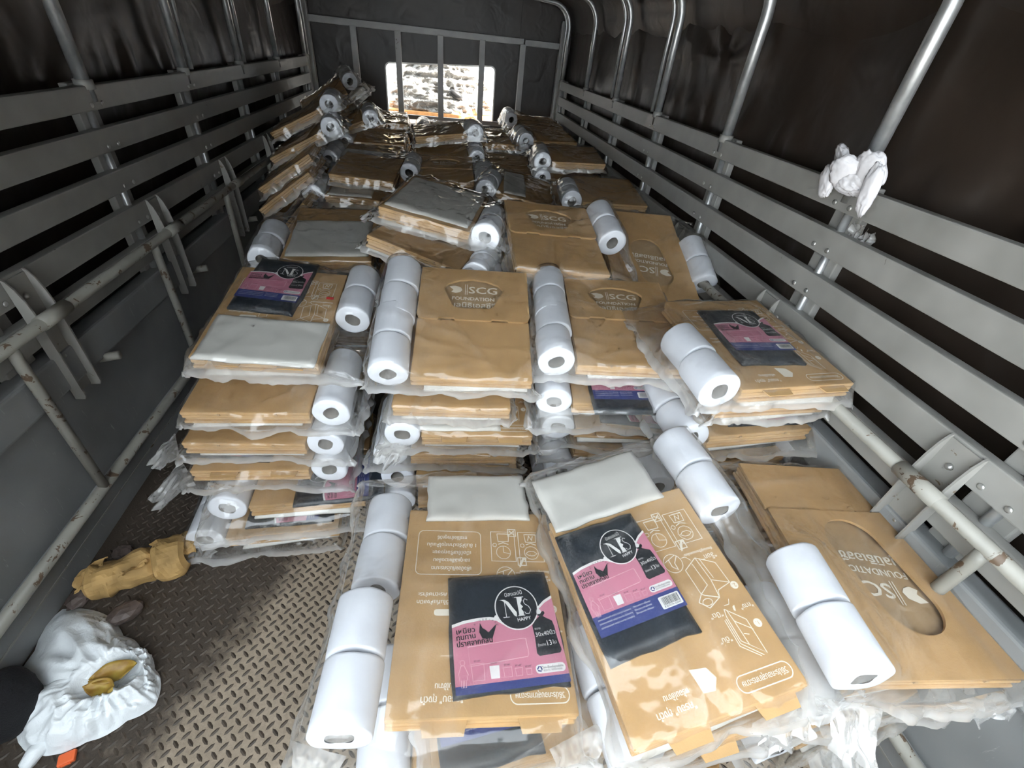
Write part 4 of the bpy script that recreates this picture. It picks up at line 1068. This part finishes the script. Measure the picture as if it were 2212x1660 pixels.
kit(0.010, 3.62, 0.845, 0, 2, 5, 'RF', 'plain', 'brown kit under the arched kit below the window', fm=0.03)
kit(-0.010, 3.76, 0.945, 4, 7, 1, 'RF', 'plain', 'arched kit with roll end just below the window', fm=0.04, loose=1.5)
kit(0.10, 4.45, 0.870, 3, 0, 2, 'LF', 'plain', 'bright kit at the foot of the window uprights', fm=0.03, loose=1.5)
kit(0.545, 2.86, 0.790, -14, -7, 3, 'LF', 'plain', 'kit with folded milky liner in right middle of the pile', liner=(-0.10, 0.0, 0.13, 0.40, 8), fm=0.04, loose=1.6)
kit(0.540, 2.90, 0.670, -4, 0, 2, 'LF', 'plain', 'kit with half-hidden roll under the milky liner kit', fm=0.03)
kit(0.905, 2.56, 0.770, 2, 0, 2, '', 'plain', 'kit with thin white edge under the right roll-end kit', fm=0.03)
kit(0.965, 2.66, 0.855, -5, 1, 4, 'LF', 'plain', 'kit with big roll end by the right rails, tapered corner', fm=0.05, loose=1.4)
kit(0.930, 3.36, 0.800, -3, 0, 2, 'LF', 'plain', 'lower kit of the pair by the right rails further back', fm=0.03)
kit(0.930, 3.38, 0.910, -5, 2, 3, 'LF', 'plain', 'upper kit of the pair by the right rails further back', fm=0.04, loose=1.4)
kit(0.470, 3.55, 0.790, -5, 0, 4, 'RB', 'plain', 'crumpled silvery kit right of the centre lid kit', fm=0.04, loose=1.8)
kit(0.470, 4.12, 0.875, -4, 2, 5, 'RF', 'plain', 'dazzling kit right of the window foot', fm=0.04, loose=1.7)
kit(0.880, 4.10, 0.925, 6, 1, 5, 'LF', 'plain', 'pale kit in far right corner under the rails', fm=0.04, loose=1.6)
kit(0.880, 4.62, 0.950, 3, 0, 2, 'LB', 'plain', 'farthest right kit by the headboard post', fm=0.03, loose=1.5)
for x, y, z, r in ((-0.46, 2.93, 0.51, 'LF'), (-0.47, 3.65, 0.66, 'LF'), (-0.45, 4.30, 0.72, 'LF'), (0.03, 3.12, 0.57, 'RF'), (0.01, 3.66, 0.71, 'RF'), (0.06, 4.4, 0.74, 'RF'), (0.54, 2.92, 0.54, 'LF'),
                   (0.93, 2.62, 0.64, 'LF'), (0.93, 3.38, 0.67, 'LF'), (0.48, 3.56, 0.66, 'RF'), (0.48, 4.14, 0.74, 'RF'), (0.89, 4.12, 0.79, 'LF'), (0.89, 4.66, 0.82, 'LF')):
    column(x, y, z, r)
# kits leaning on the left rails
kit(-0.925, 3.62, 0.985, 4, 26, 2, 'RF', 'plain', 'uppermost kit leaning on left rails, its roll end facing out', fm=0.03)
kit(-0.900, 3.42, 0.875, 6, 27, 0, 'RF', 'plain', 'kit leaning below the uppermost left one, second roll end', fm=0.03)
kit(-0.900, 3.10, 0.795, 5, 33, 0, '', 'plain', 'brown kit edge leaning on the left bench tube', fm=0.03)
kit(-0.860, 2.93, 0.735, 3, 36, 0, '', 'plain', 'paler brown kit edge leaning in front of the bench tube', fm=0.03)
kit(-0.820, 2.72, 0.610, 0, 48, 0, '', 'tabs', 'steep brown kit sliding down by the left bracket', pack=(0.0, -0.06, 0), fm=0.05)
kit(-0.890, 4.22, 1.030, 12, 30, 8, 'RB', 'plain', 'crumpled kit standing highest in the far left corner', fm=0.06, loose=2.2)
kit(-0.760, 4.05, 0.900, 8, 20, 4, 'RF', 'plain', 'kit with pale roll below the far left corner kits', fm=0.04, loose=1.6)
for x, y, z in ((-0.80, 3.52, 0.62), (-0.82, 4.20, 0.74), (-0.84, 3.0, 0.52)): column(x, y, z, 'RF')

# white foam-like carton in film standing up by the headboard
rt = empty('wrapped_carton', (-0.66, 4.42, 0.98), (R_(8), R_(-38), R_(-8))); tag(rt, 'white film-wrapped carton tipped up left of the window', 'carton')
MB().box((-0.13, -0.11, 0.0), (0.13, 0.11, 0.075), 0.006).obj('carton', 'white_board', rt)
MB().box((-0.115, -0.112, 0.012), (0.06, -0.108, 0.060), 0.001).obj('printed_panel', 'cardboard_inside', rt)
link('clear_bag', film_mesh(3001, [(0, 0, 0.26, 0.22, 0, 0.077)], [], [-0.13, 0.13, -0.11, 0.11], 0.03, 1.6), rt)

# ------------------------------------------------------------------ litter on the floor
def blob(name, loc, rad, seed, mat, freq=2.2, amp=0.35, ridge=0.5, sub=4, smooth=True, rot=(0, 0, 0), flat=0.0, parent=None):
    from mathutils import noise as mn
    bm = bmesh.new(); bmesh.ops.create_icosphere(bm, subdivisions=sub, radius=1.0)
    off = Vector((seed * 3.1, seed * 1.7, seed * 0.9))
    for v in bm.verts:
        p = v.co.copy(); q = p * freq + off
        n1 = mn.noise(q); n2 = 1 - abs(mn.noise(q * 1.9 + Vector((5, 2, 1)))) * 2; n3 = mn.noise(q * 4.3)
        k = 1 + amp * (n1 * (1 - ridge) + n2 * ridge * 0.7 + n3 * 0.22)
        v.co = Vector((p.x * rad[0], p.y * rad[1], p.z * rad[2])) * k
        if v.co.z < -rad[2] * (1 - flat) : v.co.z = -rad[2] * (1 - flat)
    me = bpy.data.meshes.new(name); bm.to_mesh(me); bm.free(); me.materials.append(MATS[mat])
    if smooth: me.polygons.foreach_set('use_smooth', [True] * len(me.polygons))
    return link(name, me, parent, loc, rot)

# open white carrier bag with dead leaves
BAG = [(-1.137, 0.815), (-1.058, 0.806), (-0.987, 0.775), (-0.924, 0.716), (-0.855, 0.666), (-0.798, 0.619), (-0.763, 0.571), (-0.757, 0.527), (-0.807, 0.497), (-0.881, 0.462), (-0.949, 0.442), (-1.005, 0.455), (-1.04, 0.479), (-1.071, 0.519), (-1.096, 0.582), (-1.137, 0.635), (-1.137, 0.699), (-1.157, 0.77)]
cb = empty('carrier_bag', (-0.868, 0.587, 0.0)); tag(cb, 'crumpled open white carrier bag on the floor by the left board', 'plastic bag')
rng = np.random.default_rng(44)
na, nr = 180, 46
A = np.linspace(-math.pi, math.pi, na); Rv = np.linspace(0, 1, nr)
bp = np.array(BAG) - np.array([cb.location.x, cb.location.y]); ba = np.arctan2(bp[:, 1], bp[:, 0]); br = np.hypot(bp[:, 0], bp[:, 1])
o_ = np.argsort(ba); ba, br = ba[o_], br[o_]
out_r = np.interp(A, np.concatenate([ba - 2 * math.pi, ba, ba + 2 * math.pi]), np.tile(br, 3))[:, None]
Rg, Ag = np.meshgrid(Rv, A)
def ring_noise(ca, cr_):
    q = vnoise(rng, na, nr, ca, cr_); n_ = 14
    for i in range(n_): q[-1 - i] = q[-1 - i] * (i / n_) + q[0] * (1 - i / n_)
    return q
nz1 = ring_noise(9, 4); pl = 1 - np.abs(ring_noise(26, 3)); pl2 = 1 - np.abs(ring_noise(60, 5)); nz2 = 1 - np.abs(ring_noise(18, 9))
mouth = np.minimum(0.062 + 0.014 * np.cos(2 * (Ag - 0.5)), out_r * 0.72)
rad = np.where(Rg < 0.35, Rg / 0.35 * mouth, mouth + (Rg - 0.35) / 0.65 * (out_r - mouth))
tt = np.clip((Rg - 0.35) / 0.65, 0, 1)
rim = np.minimum(0.075, 0.035 + 0.5 * (out_r - mouth))
hz = np.where(Rg < 0.35, 0.012 + (rim - 0.012) * (Rg / 0.35) ** 2.2, rim * (1 - tt ** 1.5) + 0.010 * np.sin(tt * math.pi) + 0.004)
amp = np.clip(Rg / 0.3, 0, 1) * np.clip((1.0 - tt) / 0.15, 0.25, 1)
Zb = hz + amp * ((pl - 0.6) * 0.020 + (pl2 - 0.6) * 0.008 + (nz2 - 0.6) * 0.012)
rad = rad + amp * (nz1 * 0.008 + (pl2 - 0.5) * 0.005)
V = np.stack([rad * np.cos(Ag), rad * np.sin(Ag), np.maximum(0.004, Zb)], -1).reshape(-1, 3)
link('bag_skin', np_mesh('bag_skin', V, grid_faces(na, nr), 'carrier_plastic'), cb)
hx, hy = -0.978 - cb.location.x, 0.449 - cb.location.y
MB().tube([(hx + 0.02, hy + 0.03, 0.02), (hx, hy, 0.018), (hx - 0.006, hy - 0.022, 0.012), (hx - 0.004, hy - 0.038, 0.006)], [0.018, 0.019, 0.016, 0.004], 12).obj('handle_loop', 'carrier_plastic', cb, True)
def leaf(x, y, z, l, w, rot, seed):
    rng = np.random.default_rng(seed); n, m_ = 16, 9
    u = np.linspace(0, 1, n)[:, None]; s_ = np.linspace(-1, 1, m_)[None, :]
    hw = w * np.sin(np.pi * np.clip(u, 0.02, 0.99)) ** 0.7
    X = (u - 0.5) * l + 0 * s_; Yl = s_ * hw; Z = 0.012 * np.abs(s_) ** 1.3 * np.sin(np.pi * u) + 0.012 * np.sin(u * 5 + seed) + vnoise(rng, n, m_, 5, 3) * 0.006
    V = np.stack([X, Yl, Z], -1).reshape(-1, 3)
    o = link('dry_leaf', np_mesh('dry_leaf', V, grid_faces(n, m_), 'leaf_yellow'), None, (x, y, z), (R_(12), R_(-10), R_(rot)))
    so = o.modifiers.new('thick', 'SOLIDIFY'); so.thickness = 0.0015
    return o
tag(leaf(-0.867, 0.598, 0.058, 0.100, 0.026, 18, 1), 'mottled yellow leaf lying at back inside the white carrier bag', 'leaf', 'leaves in the carrier bag')
tag(leaf(-0.875, 0.561, 0.062, 0.085, 0.022, -8, 2), 'olive brown leaf lying at front inside the white carrier bag', 'leaf', 'leaves in the carrier bag')

# crumpled brown paper
pp = empty('crumpled_paper', (-0.955, 0.905, 0.0), (0, 0, R_(22))); tag(pp, 'crumpled brown wrapping paper wad behind the white carrier bag', 'paper')
rng = np.random.default_rng(12)
na, nl = 30, 26
u = np.linspace(-1, 1, nl)[:, None]; a = np.linspace(0, 2 * math.pi, na)[None, :]
prof_r = 0.062 * (1 - 0.22 * np.abs(u) ** 3) * (1 - 0.16 * np.exp(-((u - 0.28) / 0.07) ** 2)) * (0.86 + 0.2 * (u > 0.3)) * np.where(np.abs(u) > 0.98, 0.75, 1)
cr = (1 - np.abs(vnoise(rng, nl, na, 6, 6))) * 0.014 + vnoise(rng, nl, na, 10, 11) * 0.007
cr[:, -1] = cr[:, 0]
rr_ = prof_r + cr - 0.008
X = u * 0.135 + 0 * a + vnoise(rng, nl, na, 5, 5) * 0.008; X[:, -1] = X[:, 0]
Yp = rr_ * np.cos(a) * 1.05; Zp = np.maximum(0.003, 0.052 + rr_ * np.sin(a))
V = np.stack([X, Yp, Zp], -1).reshape(-1, 3)
link('paper_tube', np_mesh('paper_tube', V, grid_faces(nl, na), 'paper_brown', False), pp)
def crumple_sheet(name, w, l, seed, mat, amp, parent, loc, rot, n=14, smooth=False):
    rng = np.random.default_rng(seed); x = np.linspace(-w / 2, w / 2, n); y = np.linspace(-l / 2, l / 2, n); Xg, Yg = np.meshgrid(x, y)
    Z = (1 - np.abs(vnoise(rng, n, n, 3, 3))) * amp + vnoise(rng, n, n, 6, 6) * amp * 0.4
    V = np.stack([Xg + vnoise(rng, n, n, 4, 4) * w * 0.1, Yg + vnoise(rng, n, n, 4, 4) * l * 0.1, Z], -1).reshape(-1, 3)
    return link(name, np_mesh(name, V, grid_faces(n, n), mat, smooth), parent, loc, rot)
crumple_sheet('paper_flap', 0.10, 0.08, 31, 'paper_brown', 0.02, pp, (0.105, 0.01, 0.075), (R_(15), R_(18), 0.3))
crumple_sheet('paper_flap', 0.09, 0.07, 32, 'paper_brown', 0.02, pp, (-0.11, 0.02, 0.062), (R_(8), R_(-14), 0.2))
crumple_sheet('paper_flap', 0.07, 0.06, 33, 'paper_brown', 0.015, pp, (0.0, -0.03, 0.088), (R_(-24), R_(5), 0.5))

o = blob('dark_stone', (-0.945, 0.775, 0.022), (0.045, 0.030, 0.022), 5, 'stone_dark', 1.3, 0.3, 0.6, 2, False, (0, 0, R_(35)), 0.1)
tag(o, 'dark angular stone between white carrier bag and brown paper', 'stone')
o = MB().box((-0.017, -0.013, 0), (0.017, 0.013, 0.012), 0.004).obj('orange_cap', 'orange_plastic', None, False, (-0.905, 0.432, 0.001), (0, 0, R_(20)))
MB().box((-0.009, -0.015, 0.003), (0.009, -0.013, 0.009), 0.0005).obj('cap_lip', 'orange_plastic', o)
tag(o, 'small orange plastic piece on floor below white carrier bag', 'plastic piece')
o = blob('black_bundle', (-1.085, 0.535, 0.075), (0.075, 0.085, 0.085), 9, 'black_fabric', 1.2, 0.15, 0.2, 4, True, (0, 0, 0), 0.12)
tag(o, 'black rounded fabric bundle at the left edge of the picture', 'bundle')
for i, (x, y, s_) in enumerate(((-1.105, 0.845, 0.030), (-1.06, 0.99, 0.024))):
    o = blob('dirt_clod', (x, y, 0.012), (s_, s_ * 1.2, 0.014), 20 + i, 'stone_dark', 2.5, 0.5, 0.5, 3, False, (0, 0, i), 0.2)
    tag(o, ('gritty dirt clod against kerb beside the brown paper', 'smaller dirt clod against kerb further from the brown paper')[i], 'dirt', 'dirt clods by the left kerb')
# rope and coir at the right
pts = []
for i in range(60):
    t_ = i / 59; a = t_ * 2 * math.pi * 2.3
    r = 0.075 + 0.02 * math.sin(a * 0.7); pts.append((0.98 + r * math.cos(a) * 1.2, 0.19 + r * math.sin(a) * 0.7, 0.014 + 0.011 * t_ * 2))
o = MB().tube(pts, 0.010, 8).obj('rope_coil', 'rope', None, True); tag(o, 'dirty rope coil on floor at the lower right corner', 'rope')
o = blob('coir_clump', (0.615, 0.235, 0.014), (0.085, 0.05, 0.016), 14, 'coir', 4, 0.5, 0.6, 4, False, (0, 0, 0.2), 0.1)
tag(o, 'brown fibrous clump on floor at bottom edge, between kit stacks', 'fibre clump')

# white rag tied on the right rail
rg = empty('white_rag', (1.115, 1.19, 1.25)); tag(rg, 'crumpled white rag stuffed on the right top rail at the hoop', 'rag')
blob('rag_body', (0, 0, 0.022), (0.034, 0.072, 0.040), 61, 'rag_white', 1.7, 0.30, 0.4, 5, True, (R_(12), 0, 0), 0.0, rg)
for i, (loc, rot, w, l) in enumerate((((-0.01, 0.045, 0.055), (R_(35), R_(60), R_(10)), 0.10, 0.075), ((-0.012, -0.065, 0.045), (R_(-20), R_(70), R_(-5)), 0.085, 0.10),
        ((-0.014, -0.095, 0.012), (R_(5), R_(80), R_(8)), 0.045, 0.12), ((-0.02, 0.05, -0.005), (R_(10), R_(75), 0), 0.06, 0.08), ((-0.025, -0.01, 0.03), (R_(-8), R_(65), R_(20)), 0.09, 0.09))):
    blob('rag_fold', loc, (l * 0.52, w * 0.46, 0.014), 300 + i, 'rag_white', 1.5, 0.38, 0.5, 4, True, rot, 0.0, rg)
rf = empty('film_scrap', (1.165, 1.145, 1.12)); tag(rf, 'shiny film scrap hanging in the gap under the white rag', 'film scrap')
for i, (dy, l) in enumerate(((0.0, 0.08), (-0.045, 0.07))):
    crumple_sheet('film_strip', 0.045, l, 80 + i, 'rag_film', 0.02, rf, (0, dy, 0.0), (R_(90), 0, R_(90)), 12, True)
